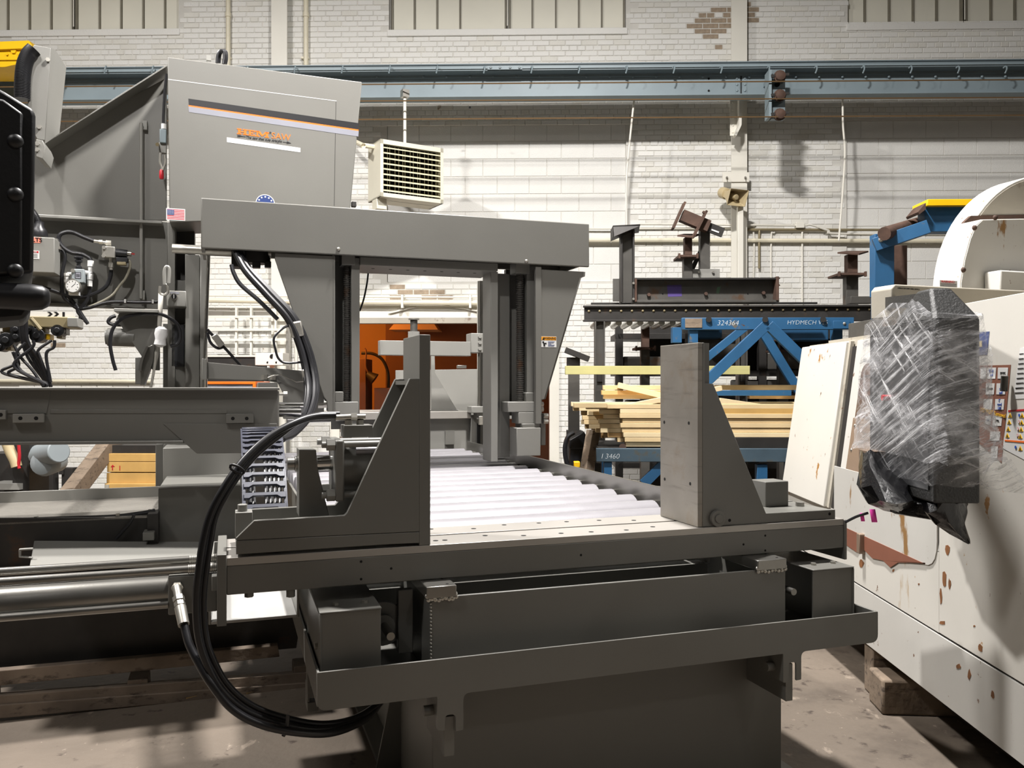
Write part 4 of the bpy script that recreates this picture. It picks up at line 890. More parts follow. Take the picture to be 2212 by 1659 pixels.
# electrical box
t = T('electrical_box', 'grey electrical box with cut-off salmon volts sticker on the saw plate', 'electrical box', pt(90, 590))
MB().pbox(G, 20, 511, 118, 588, PV-.22, .2).build('box', M['grey2'], t, .005)
MB().pbox(G, 118, 515, 124, 588, PV-.1, .1).build('box_flange', M['grey'], t)
MB().pbox(G, 50, 512, 88, 524, PV-.2215, .001).build('volts_sticker', M['salmon'], t)
text('lettering', 'VOLTS', M['ink'], t, pt(70, 518, PV-.222), .035, bold=.0008)
lb = MB().pbox(G, 55, 541, 85, 559, PV-.2215, .001).build('danger_sticker', M['wht'], t)
MB().pbox(G, 56, 542, 83, 546, PV-.222, .0005).build('danger_header', M['red'], lb)
text('lettering', 'DANGER', M['wht'], lb, pt(70, 544, PV-.2226), .012)
for y in (549, 552, 555): MB().pbox(G, 58, y, 81, y+1, PV-.222, .0005).build('print_line', M['ink'], lb)
MB().cyl(pt(129, 585, PV-.03), pt(129, 585, PV-.05), .016, 10).build('bolt', M['zinc'], t)
MB().lathe(pt(84, 511, PV-.12), Z, [(0, .05), (.02, .05), (.04, .045), (.06, .03), (.09, .028)], 14).build('cable_gland', M['rubber'], t)
P = [pt(x, y, PV-.12) for x, y in ((84, 498), (82, 485), (76, 470), (66, 455))]
rb = MB().tube(P, .02, 10); S = spline(P, 6)
for i in range(len(S)-1): rb.cyl(S[i], S[i]+(S[i+1]-S[i])*.5, .026, 10)
rb.build('ribbed_conduit', M['rubber'], t)
MB().pbox(G, 121, 532, 130, 538, PV-.1, .04).build('cable_gland', M['zinc'], t)
# solenoid valve
t = T('solenoid_valve', 'silver solenoid valve block with black coil on the saw plate', 'valve', pt(235, 556))
MB().pbox(G, 220, 532, 248, 556, PV-.12, .11).build('valve_block', M['zinc'], t, .004)
for x, y in ((225, 535), (224, 553)): MB().hexa(pt(x, y, PV-.12), -G.V, .012, .012).build('bolt', M['zinc'], t)
MB().cyl(pt(248, 546, PV-.07), pt(275, 549, PV-.07), .027, 18).build('coil', M['black'], t)
MB().cyl(pt(274, 547, PV-.07), pt(284, 548, PV-.07), .017, 12).build('coil_nut', M['zinc'], t)
MB().cyl(pt(284, 548, PV-.07), pt(291, 549, PV-.07), .006, 8).build('pin', M['red'], t)
MB().pbox(G, 250, 556, 276, 566, PV-.1, .05).build('plug', M['black'], t, .003)
MB().pbox(G, 252, 565, 272, 572, PV-.1, .05).build('plug_cap', M['brass'], t, .003)
MB().cyl(pt(203, 521, PV-.08), pt(232, 525, PV-.08), .011, 10).hexa(pt(214, 523, PV-.08), G.U, .015, .02).hexa(pt(229, 525, PV-.08), G.U, .018, .03).build('hose_fitting', M['zinc'], t)
MB().cyl(pt(236, 528, PV-.08), pt(236, 533, PV-.08), .012, 8).build('elbow', M['zinc'], t)
MB().cyl(pt(240, 556, PV-.07), pt(240, 583, PV-.07), .0115, 10).hexa(pt(240, 567, PV-.07), -Z, .016, .03).build('hose_fitting', M['zinc'], t)
# pressure regulator with gauge
t = T('pressure_regulator', 'light grey pressure regulator with round dial gauge and black knob', 'regulator', pt(167, 635))
MB().pbox(G, 154, 581, 182, 610, PV-.13, .12).build('valve_block', M['canvas'], t, .004)
for x, y in ((158, 585), (158, 606)): MB().hexa(pt(x, y, PV-.13), -G.V, .013, .012).build('bolt', M['zinc'], t)
lb = MB().pbox(G, 162, 588, 175, 602, PV-.1315, .001).build('name_plate', M['ink'], t)
MB().pbox(G, 163, 589, 174, 601, PV-.132, .0006).build('plate_face', M['silver'], lb)
for y in (593, 596): MB().pbox(G, 164.5, y, 172.5, y+1.2, PV-.1326, .0005).build('print_line', M['ink'], lb)
p = pt(170, 583, PV-.07); MB().lathe(p, Z, [(-.01, .018), (.02, .018), (.025, .012), (.045, .012), (.05, .022), (.06, .022), (.062, .014), (.068, .014), (.07, .026), (.08, .027), (.085, .02)], 14).build('knob', M['rubber'], t)
g = pt(160, 620, PV-.12)
MB().cyl(g, g-G.V*.05, .043, 28).build('gauge_case', M['zinc'], t)
d = MB().cyl(g-G.V*.05, g-G.V*.053, .037, 28).build('dial', M['wht'], t)
c_ = g-G.V*.0532
for k in range(9):
    a_ = R(225-33.75*k); e = G.U*math.cos(a_)+Z*math.sin(a_); MB().bar(c_+e*.026, c_+e*.033, .003, .001, G.V).build('dial_mark', M['ink'], d)
MB().bar(c_-(G.U+Z)*.006, c_+(G.U+Z)*.017, .003, .001, G.V).build('needle', M['ink'], d)
for pts in (((145, 590), (146, 618)), ((196, 563), (194, 620))):
    a_, b_ = pt(*pts[0], PV-.07), pt(*pts[1], PV-.07); fm = MB()
    for k in range(4): fm.hexa(a_+(b_-a_)*(k/4), b_-a_, (.018, .014, .017, .014)[k], (b_-a_).length/4*.9)
    fm.build('fitting_column', M['wht'], t)
MB().cyl(pt(146, 592, PV-.07), pt(155, 592, PV-.07), .012, 10).cyl(pt(181, 588, PV-.07), pt(196, 590, PV-.07), .014, 10).build('side_port', M['wht'], t)
MB().pbox(G, 148, 629, 170, 637, PV-.12, .06).build('gauge_tee', M['wht'], t)
# hoses on the saw plate
for pts, r, lab in (
    (((203, 521), (180, 512), (160, 503), (145, 501), (130, 507), (127, 520), (137, 535), (155, 546), (175, 549), (192, 557), (197, 566)), .0125, 'black hose making the big loop from the solenoid block to the regulator'),
    (((240, 583), (238, 600), (228, 620), (205, 634), (180, 641), (150, 640), (120, 630), (85, 619), (60, 616)), .0125, 'black hose drooping from the solenoid block across to the black cabinet'),
    (((130, 536), (138, 545), (140, 560), (135, 585), (133, 615), (137, 640), (150, 655), (168, 668), (180, 685), (190, 700)), .011, 'black hose running down beside the electrical box'),
    (((146, 620), (147, 635), (152, 645), (165, 662), (174, 680), (172, 697)), .012, 'black hose dropping from the regulator behind its gauge'),
    (((194, 620), (193, 632), (188, 648), (176, 664), (168, 672), (180, 688), (189, 698)), .012, 'black hose dropping from the far side fittings of the regulator'),
    (((168, 668), (195, 664), (220, 656), (245, 652), (290, 653), (330, 653), (345, 650)), .0115, 'black cable clipped along the lower edge of the saw plate')):
    tubes(pts, r).build('hydraulic_hose' if 'hose' in lab else 'power_cable', M['rubber'], label=lab, cat='hose' if 'hose' in lab else 'cable')
tubes(((276, 562), (281, 566), (280, 580), (272, 600), (260, 615), (245, 635), (228, 647), (205, 658), (180, 668)), .008, PV-.05, 'cable').build('power_cable', M['cable'], label='thin grey cable sagging from the solenoid plug', cat='cable')
for x, y in ((270, 652), (330, 653)): MB().pbox(G, x-2, y-6, x+2, y+2, PV-.075, .07).build('cable_clip', M['wht'], label='small white clip on the black cable, '+('midway under the solenoid' if x < 300 else 'near the selector switch'), cat='cable clip')
# selector switch, strap
t = T('selector_switch', 'grey switch box with a round black selector knob on the saw column', 'switch', pt(380, 662, 5.7))
MB().pbox(G, 359, 628, 402, 662, 5.66, .2).build('switch_box', M['grey2'], t, .005)
p = pt(376, 641, 5.66); MB().cyl(p, p-G.V*.012, .022, 20).build('bezel', M['zinc'], t); MB().cyl(p-G.V*.012, p-G.V*.02, .016, 18).build('knob', M['black'], t)
MB().bar(p-G.V*.022-Z*.013, p-G.V*.022+Z*.013, .006, .004, G.V).build('pointer', M['wht'], t)
MB().pbox(G, 368, 631, 387, 635, 5.6585, .001).build('legend_plate', M['silver'], t)
t = T('lifting_strap', 'grey webbing strap with a white knotted rag hanging from a shackle', 'strap', pt(345, 830, 5.5))
MB().grid([[pt(347+dx, 634, 5.5) for dx in (-5, 6)], [pt(346+dx, 680, 5.48) for dx in (-5, 5)], [pt(343+dx, 720, 5.48) for dx in (-4, 5)], [pt(338+dx, 770, 5.48) for dx in (-4, 4)], [pt(333+dx, 800, 5.48) for dx in (-3, 3)]]).build('webbing', M['strap'], t).modifiers.new('s', 'SOLIDIFY').thickness = .006
MB().tube([pt(x, y, 5.5) for x, y in ((346, 618), (345, 632), (352, 638), (362, 632), (361, 618), (355, 612))], .009, 8).build('shackle', M['zinc'], t)
MB().tube([pt(x, y, 5.5) for x, y in ((356, 615), (355, 590), (359, 577), (365, 582), (364, 612))], .012, 8).build('hook', M['grey2'], t)
MB().lathe(pt(345, 750, 5.45), Vector((.1, 0, 1)), [(0, .01), (.015, .035), (.05, .03), (.08, .038), (.11, .034), (.125, .015)], 10).build('rag', M['rag'], t)
MB().tube([pt(x, y, 5.47) for x, y in ((337, 760), (334, 790), (330, 815), (326, 836), (328, 845))], .008, 6).build('rope_end', M['strap'], t)
# motor and gear quadrant
t = T('tilt_motor', 'grey motor with a bracket and toothed quadrant beneath the saw plate', 'motor', pt(300, 840, 5.6))
MB().cyl(pt(232, 728, 5.6), pt(292, 730, 5.6), .055, 24).build('motor_body', M['grey'], t, .004)
MB().cyl(pt(228, 728, 5.6), pt(233, 728, 5.6), .045, 24).build('end_bell', M['grey'], t)
MB().ppoly(G, [(250, 690), (262, 668), (345, 670), (345, 800), (330, 800), (306, 770), (262, 705)], 5.55, .03).build('bracket', M['grey'], t, .004)
MB().pbox(G, 246, 667, 342, 674, 5.45, .2).build('bracket_top', M['grey2'], t, .003)
MB().pbox(G, 292, 772, 312, 830, 5.5, .12).build('quadrant_foot', M['grey'], t, .003)
gq_ = [(328, 745), (334, 745), (330, 780), (322, 805), (312, 832), (303, 832), (303, 800), (308, 772), (318, 752)]
MB().ppoly(G, gq_, 5.46, .08).build('quadrant', M['mach'], t, .002)
tm = MB()
for k in range(26):
    s = k/25; x = 318-15*math.sin(s*1.5); y = 750+50*s; tm.bar(pt(x-2, y, 5.455), pt(x+4, y-.6, 5.455), .09, .006, Z)
tm.build('quadrant_teeth', M['mach'], t)
tubes(((250, 800, 5.48), (243, 775, 5.48), (238, 740, 5.48), (245, 708, 5.48), (268, 686, 5.48), (310, 678, 5.48), (350, 680, 5.48), (380, 697, 5.48), (390, 722, 5.48), (385, 742, 5.48), (368, 748, 5.48)), .011).build('cable_loop', M['rubber'], t)
tubes(((250, 682), (240, 686), (234, 694), (240, 700), (262, 702)), .011, 5.62).build('motor_lead', M['rubber'], t)
# hydraulic manifold
t = T('hydraulic_manifold', 'beige hydraulic manifold with black coils and yellow plugs under the saw plate', 'manifold', pt(90, 760, 5.4))
MB().pbox(G, -40, 683, 166, 706, 5.35, .2).build('manifold_block', M['oilblock'], t, .004)
MB().pbox(G, 145, 686, 168, 706, 5.33, .2).build('end_block', M['grey2'], t, .004)
sp = MB().pbox(G, 65, 673, 162, 684, 5.4, .01).build('arrow_strip', M['wht'], t)
for x in (106, 120): MB().ppoly(G, [(x-4, 673.5), (x+2, 673.5), (x+8, 678.5), (x+2, 683.5), (x-4, 683.5), (x+2, 678.5)], 5.399, .001).build('arrow', M['ink'], sp)
MB().pbox(G, 135, 674, 140, 684, 5.399, .001).build('arrow_bar', M['ink'], sp)
for x, y, r in ((15, 735, .042), (37, 712, .032), (37, 728, .034), (82, 725, .04), (126, 714, .035), (2, 748, .03), (65, 712, .03)):
    p = pt(x, y, 5.38); MB().cyl(p+G.V*.1, p-G.V*.03, r, 18).cyl(p-G.V*.03, p-G.V*.05, r*.45, 12).build('coil', M['black'], t, .003)
for x0, y0, x1, y1, m in ((5, 706, 30, 716, 'oilblock'), (0, 716, 26, 729, 'zinc'), (76, 706, 98, 718, 'oilblock'), (120, 705, 143, 722, 'grey'), (95, 721, 108, 733, 'yell'), (64, 724, 70, 732, 'yell'), (10, 748, 24, 757, 'brass'), (122, 722, 134, 731, 'brass')):
    MB().pbox(G, x0, y0, x1, y1, 5.4, .12).build('valve_body' if m not in ('yell', 'brass') else 'plug', M[m], t, .003)
MB().tube([pt(x, y, 5.33) for x, y in ((67, 688), (75, 697), (84, 708), (88, 712))], .012, 8).build('fitting', M['brass'], t)
rr = random.Random(5)
for k, (x0, y0, x1, y1, x2, y2, x3, y3) in enumerate(((45, 692, 48, 735, 62, 775, 96, 822), (48, 692, 52, 735, 68, 770, 100, 824), (51, 692, 55, 735, 76, 772, 104, 826), (54, 692, 58, 735, 84, 778, 107, 828), (57, 692, 61, 738, 88, 780, 108, 828), (28, 760, 34, 785, 5, 805, 95, 828), (33, 762, 40, 790, 20, 808, 98, 826), (112, 735, 84, 755, 86, 770, 106, 822), (118, 735, 116, 750, 100, 765, 108, 818), (30, 745, 45, 772, 70, 800, 92, 832), (55, 740, 35, 765, 45, 800, 98, 828), (72, 735, 70, 750, 30, 790, 90, 826))):
    tubes(((x0, y0), (x1, y1), (x2, y2), (x3, y3), (x3+2, y3+8)), .0085, 5.3-.006*k, n=6).build('control_cable', M['rubber'], label='thin black control cable draping from the manifold to the long grey arm', cat='cable', group='control cables under the manifold')
# long grey arm across the left
t = T('feed_arm', 'long dark grey beam crossing level in front of the saw column', 'beam', G.w(-.6, 4.4, 1.2))
AV = 4.4
MB().ppoly(G, [(-120, 842), (600, 842), (598, 944), (395, 958), (-120, 962)], AV, .012).build('web_plate', M['grey'], t, .002)
MB().ppoly(G, [(-120, 837.5), (604, 837.5), (604, 843), (-120, 843)], AV-.04, .35).build('top_flange', M['grey'], t, .002)
MB().ppoly(G, [(-120, 956), (395, 952), (395, 958), (-120, 963)], AV-.03, .3).build('bottom_flange', M['grey'], t, .002)
MB().ppoly(G, [(352, 915), (598, 915), (600, 978), (425, 980)], AV-.004, .01).build('lower_plate', M['grey'], t, .001)
MB().ppoly(G, [(108, 893), (110, 885), (490, 885), (490, 893)], AV-.003, .01).build('doubler_bar', M['grey'], t, .001)
MB().ppoly(G, [(-120, 843), (110, 843), (100, 893), (-120, 893)], AV-.004, .004).build('cover_sheet', M['grey'], t, .001)
for x0, x1, y0, y1 in ((27, 95, 894, 913), (488, 548, 894, 914), (-30, 12, 886, 906)):
    b_ = MB().pbox(G, x0, y0, x1, y1, AV-.03, .03).build('bolt_plate', M['grey2' if x0 < 200 else 'grey'], t, .002)  # left plates use the lighter grey, light on that end as colour
    for k in (.25, .75): x = x0+(x1-x0)*k; p = pt(x, (y0+y1)/2, AV-.03); MB().cyl(p, p-G.V*.001, .009, 10).build('bolt_hole', M['hole'], b_)
MB().pbox(G, 600, 845, 603, 945, AV, .3).build('end_weld', M['grey2'], t)
MB().cyl(pt(600, 851, AV+.1), pt(618, 851, AV+.1), .008, 8).hexa(pt(612, 851, AV+.1), G.U, .016, .02).build('end_bolt', M['zinc'], t)
MB().cyl(pt(600, 876, AV+.2), pt(655, 876, AV+.2), .018, 14).cyl(pt(600, 891, AV+.15), pt(650, 891, AV+.15), .024, 14).build('slide_rod', M['chrome'], t)
MB().box(G, -1.0, -.9, AV, 5.6, 1.42, 1.50).build('support_bracket', M['grey'], t)
# swing arm behind
t = T('guide_arm', 'grey guide arm plate reaching from the saw column toward the gantry', 'arm', pt(560, 900, 5.4))
MB().ppoly(G, [(436, 776), (446, 782), (665, 802), (700, 830), (700, 905), (612, 905), (612, 850), (600, 826), (560, 822), (436, 818)], 5.35, .05).build('arm_plate', M['grey2'], t, .004)
MB().ppoly(G, [(436, 774), (447, 776), (447, 820), (436, 820)], 5.3, .1).build('arm_root', M['grey2'], t, .003)
for x in (572, 590): MB().hexa(pt(x, 820, 5.33), Z, .02, .03).build('bolt', M['zinc'], t)
MB().pbox(G, 557, 826, 600, 838, 5.25, .1).build('pad', M['grey2'], t, .003)
MB().tube([pt(x, y, 5.3) for x, y in ((578, 816), (606, 809), (640, 825), (668, 820))], .004, 6, 2).build('wire', M['zinc'], t)
t = T('hanging_connector', 'bundle of black plugs and wire hanging beside the chrome edge of the column', 'cable', pt(470, 770, 5.5))
for pts in (((448, 712), (460, 725), (475, 740), (484, 750)), ((448, 718), (455, 740), (470, 752), (482, 750)), ((482, 748), (495, 762), (520, 790))): tubes(pts, .009, 5.5).build('lead', M['rubber'], t)
MB().bar(pt(462, 724, 5.48), pt(480, 748, 5.48), .04, .04).build('connector', M['zinc'], t, .006)
# cable carrier
t = T('cable_carrier', 'blue-grey plastic cable carrier chain curling down before the arm', 'cable carrier', G.w(.13, 3.6, 1.0))
nd = 15; path = []
for k in range(nd):
    s = k/(nd-1); ang = s*1.35
    path.append((4.12-.62*math.sin(ang)/math.sin(1.35)*1.0, 1.315-.33*(1-math.cos(ang))/(1-math.cos(1.35))))
path = [(4.12-.60*s**.9, 1.315-.31*s**2.1) for s in [k/(nd-1) for k in range(nd)]]
for k in range(nd-1):
    (v0, zz0), (v1, zz1) = path[k], path[k+1]; p0, p1 = G.w(.06, v0, zz0), G.w(.06, v1, zz1); w = .165
    d = (p1-p0); nrm = d.cross(G.U).normalized()
    if nrm.z < 0: nrm = -nrm
    m = MB()
    for o in (0, w):
        m.bar(p0+G.U*o-d*.1, p1+G.U*o+d*.1, .014, .05, nrm)
    c0 = p0+d*.3+nrm*.02; hgt = d.normalized()*min(.008, d.length*.16)
    m.poly([c0-hgt, c0+G.U*w-hgt, c0+G.U*w+hgt*2.4, c0+G.U*(w-.02)+hgt*2.4, c0+G.U*(w-.035)+hgt, c0+G.U*.035+hgt, c0+G.U*.02+hgt*2.4, c0+hgt*2.4], nrm*.012)
    m.build('chain_link', M['chain'], t, .001)
for u in (.085, .10, .15, .168, .186, .204): MB().tube([G.w(u, v, z-.012) for v, z in path[::2]]+[G.w(u, 3.5, .85)], .0085, 8, 4).build('carried_hose', M['rubber'], t)
# hose bundle from the lift motor
for k, (dx, dz) in enumerate(((0, 0), (6, .03), (12, 0), (17, .04), (4, .06), (22, .02))):
    pts = [(505, 542), (528, 585), (572, 635), (620, 690), (646, 750), (660, 812), (662, 860), (648, 905), (615, 942), (588, 955)]
    P_ = [G.v(x+dx*(.4+.6*min(1, i/5)), y-dx*.25, (5.1, 5.05, 5.0, 4.96, 4.94, 4.9, 4.8, 4.65, 4.45, 4.3)[i]-dz) for i, (x, y) in enumerate(pts)]
    MB().tube(P_, .0155, 8).build('hydraulic_hose', M['rubber'], label='thick black hose in the bundle sweeping from the crossbeam to the cable carrier', cat='hose', group='hoses along the tapered gantry leg')
for x, y, a_ in ((640, 711, 0), (668, 812, 0)):
    MB().bar(G.v(x-14, y+3, 4.9), G.v(x+14, y-2, 4.9), .03, .09).build('hose_clamp', M['zinc'], label='ribbed metal clamp on the hose bundle, '+('upper' if y < 750 else 'lower')+' one on the tapered leg', cat='clamp', bevel=.01)
tubes(((500, 572, 4.98), (505, 590, 4.97), (520, 615, 4.96), (560, 650, 4.95), (600, 690, 4.95)), .012).build('hydraulic_hose', M['rubber'], label='thinner single black hose below the bundle under the motor', cat='hose')
tubes(((624, 703, 4.9), (610, 710, 4.88), (592, 730, 4.87), (595, 755, 4.87), (602, 775, 4.87), (618, 784, 4.87), (655, 782, 4.88)), .007).build('stray_wire', M['rubber'], label='stray thin wire looping out from the hose bundle', cat='wire')
tubes(((796, 583, 5.5), (793, 610, 5.5), (786, 645, 5.5), (777, 672, 5.5)), .006).build('stray_wire', M['rubber'], label='thin dark wire hanging inside the gantry opening', cat='wire')
# ---------------- low machine at left ----------------
t = T('infeed_bed', 'dark grey low machine bed with tread plate ledge and grey side box', 'machine bed', G.w(-.7, 4.2, 0))
bu = lambda x, v: G.uv(G.v(x, 1100, v))[0]
def bb(x0, x1, y0, y1, v, dv, m='grey', name='panel', bv=.003): return MB().pbox(G, x0, y0, x1, y1, v, dv).build(name, M[m], t, bv)
MB().ppoly(G, [(-150, 1096), (332, 1086), (332, 1092), (-150, 1104)], 5.3, .012).build('back_rail', M['grey2'], t, .001)
MB().ppoly(G, [(-150, 1120), (335, 1118), (335, 1330), (-150, 1330)], 4.55, .02).build('front_panel', M['dark'], t, .002)
zq = G.v(150, 1122, 4.55).z
MB().box(G, bu(-150, 4.55), bu(334, 4.55), 4.55, 5.3, zq-.012, zq).build('tread_ledge', M['tread'], t, .002)
MB().box(G, bu(-150, 4.55), bu(334, 4.55), 5.3, 5.312, zq-.02, zq+.06).build('ledge_back', M['grey2'], t, .002)
bb(342, 520, 1052, 1300, 4.6, .8, 'grey', 'side_box')
bb(352, 530, 966, 1056, 5.2, .6, 'grey2', 'cabinet')
bb(318, 342, 1110, 1330, 4.5, .15, 'dark', 'corner_post')
bb(308, 333, 1150, 1168, 4.45, .1, 'grey', 'foot_clip')
tubes(((-60, 1126), (60, 1123), (150, 1120), (240, 1117), (300, 1110), (335, 1104)), .012, 4.6).build('bed_cable', M['rubber'], t)
tubes(((290, 1112), (280, 1130), (265, 1148), (250, 1165)), .007, 4.53).build('loose_lead', M['rubber'], t)
for x, y in ((73, 1121), (250, 1114)): bb(x, x+8, y-5, y+4, 4.57, .02, 'zinc', 'cable_clip', .001)
MB().ppoly(G, [(40, 1186), (70, 1184), (70, 1188), (44, 1190), (44, 1202), (70, 1204), (70, 1207), (40, 1205)], 4.2, .02).build('grab_handle', M['grey2'], t, .004)
zq = G.v(75, 1167, 4.2)
MB().poly([G.v(74, 1167, 4.56), G.v(560, 1171, 4.56), G.v(560, 1212, 4.1), G.v(64, 1222, 4.1)], Z*-.02).build('deck_cover', M['grey2'], t, .003)
MB().ppoly(G, [(-150, 1238), (640, 1228), (650, 1330), (640, 1400), (-150, 1466)], 4.5, .02).build('base_skirt', M['dark'], t)
MB().cyl(pt(323, 1100, 4.6), pt(322, 1180, 4.6), .006, 6).build('chain_hook', M['zinc'], t)
# pallet
t = T('skid', 'dirty wooden skid with long boards and blocks under the low machine', 'pallet', G.w(-.5, 4.6, 0))
def board(pts, v, dv, name='board'): return MB().ppoly(G, pts, v, dv).build(name, M['palletwood'], t, .004)
sv = 4.38
board([(-150, 1462), (600, 1394), (604, 1419), (-150, 1497)], sv, .05); board([(-150, 1514), (680, 1452), (680, 1474), (-150, 1534)], sv, .05); board([(-150, 1534), (680, 1474), (680, 1492), (-150, 1566)], sv-.012, .07)
for x in (275, -60, 635): board([(x, 1493-.082*x), (x+44, 1490-.085*x), (x+46, 1527-.08*x), (x, 1530-.08*x)], sv+.02, .14, 'skid_block')
for k in range(3): MB().box(G, -1.8, .5, sv+.2+.3*k, sv+.34+.3*k, .30, .325).build('board', M['palletwood'], t, .004)  # inner deck boards added to shade the gap beneath
for a_, b_ in ((400, 430), (530, 555)): board([(a_, 1503-.078*(a_-400)+3), (b_, 1500-.078*(a_-400)), (b_-4, 1505-.078*(a_-400)), (a_, 1512-.078*(a_-400))], sv-.012, .01, 'splinter').data.materials[0] = M['crate']
# black cabinet close to the camera
t = T('control_cabinet', 'black control cabinet with domed bolts cut off by the picture edge', 'cabinet', at(30, 690, 1.9))
KF = Fr(30.5); kv = KF.uv(at(40, 450, 1.9))[1]
MB().ppoly(KF, [(-260, 120), (-10, 186), (12, 198), (72, 235), (77, 250), (72, 590), (-260, 620)], kv, .3).build('case', M['black'], t, .008)
MB().ppoly(KF, [(-260, 150), (8, 214), (50, 244), (48, 590), (-260, 610)], kv-.012, .014).build('door_panel', M['black'], t, .006)
MB().ppoly(KF, [(-260, 600), (68, 612), (66, 672), (52, 690), (-260, 716)], kv+.02, .26).build('lower_case', M['black'], t, .01)
for y in (305, 420, 585): MB().dome(KF.v(33, y, kv-.012), -KF.V, .017, .012, 16).build('dome_bolt', M['black'], t)
MB().lathe(KF.v(20, 640, kv+.0), KF.U, [(-.12, .03), (0, .03), (.04, .031), (.065, .028), (.078, .02), (.082, .01)], 24).build('handle_knob', M['rubber'], t)
MB().box(KF, KF.uv(KF.v(-150, 400, kv))[0]-.1, KF.uv(KF.v(-150, 400, kv))[0], kv+.05, kv+.25, 0, 2.2).build('stand_post', M['black'], t)
# background clutter under the arm
t = T('wood_crate', 'yellow wooden crate of stacked boards with red arrow marks below the arm', 'crate', L.v(285, 1090, 8.2))
for x0, x1, y0, y1 in ((233, 336, 980, 997), (231, 336, 998, 1020), (230, 336, 1022, 1044), (226, 336, 1045, 1060), (229, 336, 1062, 1074), (229, 336, 1075, 1110)):
    MB().pbox(L, x0, y0, x1+30, y1, 8.2+(.0 if x0 > 226 else -.05), .5).build('board', M['crate'], t, .004)
MB().pbox(L, 226, 1047, 235, 1056, 8.14, .01).build('end_grain_label', M['cncdirty'], t)
MB().ppoly(L, [(242, 1015), (242, 1008), (239, 1009), (243, 1004), (248, 1008), (244, 1008), (244, 1016)], 8.197, .002).build('red_arrow', M['red'], t); MB().pbox(L, 258, 1006, 259.5, 1016, 8.197, .002).build('red_mark', M['red'], t)
MB().pbox(L, 240, 962, 345, 979, 8.25, .4).build('dark_lid', M['dark'], t)
MB().box(L, L.uv(L.v(232, 1100, 8.2))[0], L.uv(L.v(360, 1100, 8.2))[0], 8.25, 8.65, 0, L.v(230, 1108, 8.2).z).build('crate_base', M['crate'], t)
p, q = L.v(128, 1100, 7.6), L.v(248, 945, 8.4)
MB().bar(p+(p-q)*.25, q, .14, .16).build('leaning_timber', M['oldwood'], label='weathered timber leaning diagonally beside the yellow crate', cat='timber', bevel=.008)
for x0, x1, y0, lab in ((92, 115, 1018, 'nearer the motor stand'), (133, 157, 1011, 'beside the leaning timber')):
    t = T('steel_post', 'short dark steel post standing on the floor, '+lab, 'post', L.v(x0, 1100, 8.6))
    MB().box(L, L.uv(L.v(x0, 1, 8.6))[0], L.uv(L.v(x1, 1, 8.6))[0], 8.6, 8.7, 0, L.v(x0, y0, 8.6).z).build('shaft', M['dark'], t)
    MB().pbox(L, x0-6, y0+4, x0+4, y0+14, 8.58, .12).build('side_lug', M['dark'], t)
t = T('blower_motor', 'blue-grey blower motor on a dark stand seen below the grey arm', 'motor', L.v(90, 1090, 7.4))
MB().cyl(L.v(82, 985, 7.4), L.v(128, 975, 7.2), .1, 20).build('motor_case', M['canvas'], t, .01)
MB().lathe(L.v(96, 1000, 7.3), -L.V, [(-.2, .1), (0, .12), (.05, .1), (.07, .05)], 18).build('fan_housing', M['canvas'], t)
MB().box(L, L.uv(L.v(42, 1, 7.4))[0], L.uv(L.v(78, 1, 7.4))[0], 7.3, 7.6, 0, L.v(60, 960, 7.3).z).build('stand', M['dark'], t)
MB().pbox(L, -30, 1045, 42, 1058, 7.25, .3).build('shelf', M['grey2'], t)
MB().box(L, L.uv(L.v(-40, 1, 7.5))[0], L.uv(L.v(40, 1, 7.5))[0], 7.5, 7.8, 0, L.v(0, 980, 7.5).z).build('hopper', M['dark'], t)
MB().tube([L.v(x, y, 7.2) for x, y in ((14, 955), (22, 975), (32, 995), (36, 1008))], .045, 10).build('bagged_hose', M['beige'], t)
MB().tube([L.v(x, y, 7.18) for x, y in ((40, 955), (42, 985), (40, 1005), (42, 1012))], .014, 8).build('red_hose', M['red'], t)
# things behind the gantry hoses
t = T('control_box', 'white wall box with three round holes behind the hose bundle', 'electrical box', L.v(580, 790, 9.6))
MB().pbox(L, 551, 762, 611, 789, 9.6, .25).build('box', M['white'], t, .004)
for x, y, r in ((588, 770, .028), (578, 783, .013), (597, 783, .013)): MB().cyl(L.v(x, y, 9.6), L.v(x, y, 9.598), r, 16).build('hole', M['hole'], t)
MB().cyl(L.v(640, 800, 10.3), L.v(640, 660, 10.3), .02, 8).build('riser', M['white'], t)
MB().box(L, L.uv(L.v(580, 1, 9.6))[0], L.uv(L.v(590, 1, 9.6))[0], 9.65, 9.75, 0, L.v(585, 789, 9.6).z).build('leg', M['white'], t)
t = T('pipe_grid', 'white painted steel frame of posts and cross rails on the wall', 'frame', L.v(540, 790, 10.4))
for x in (511, 543, 596): MB().box(L, L.uv(L.v(x-2, 1, 10.4))[0], L.uv(L.v(x+2, 1, 10.4))[0], 10.38, 10.43, 0, L.v(x, 665, 10.4).z).build('post', M['white'], t)
for y in (684, 712, 734): MB().pbox(L, 450, y-2.5, 618, y+2.5, 10.36, .02).build('cross_rail', M['white'], t)
MB().pbox(L, 618, 655, 626, 1000, 10.4, .04).build('post', M['zinc'], t)
t = T('parts_crate', 'crate with a bright orange rim beneath the guide arm', 'crate', L.v(495, 860, 9.0))
MB().pbox(L, 437, 824, 552, 830, 8.98, .5).build('orange_rim', M['orange'], t, .004); MB().pbox(L, 546, 826, 552, 850, 8.97, .03).build('orange_post', M['orange'], t)
MB().pbox(L, 437, 830, 550, 900, 9.0, .5).build('crate_side', M['silver'], t)
MB().box(L, L.uv(L.v(437, 1, 9))[0], L.uv(L.v(550, 1, 9))[0], 9.02, 9.48, 0, L.v(500, 899, 9).z).build('crate_stand', M['dark'], t)
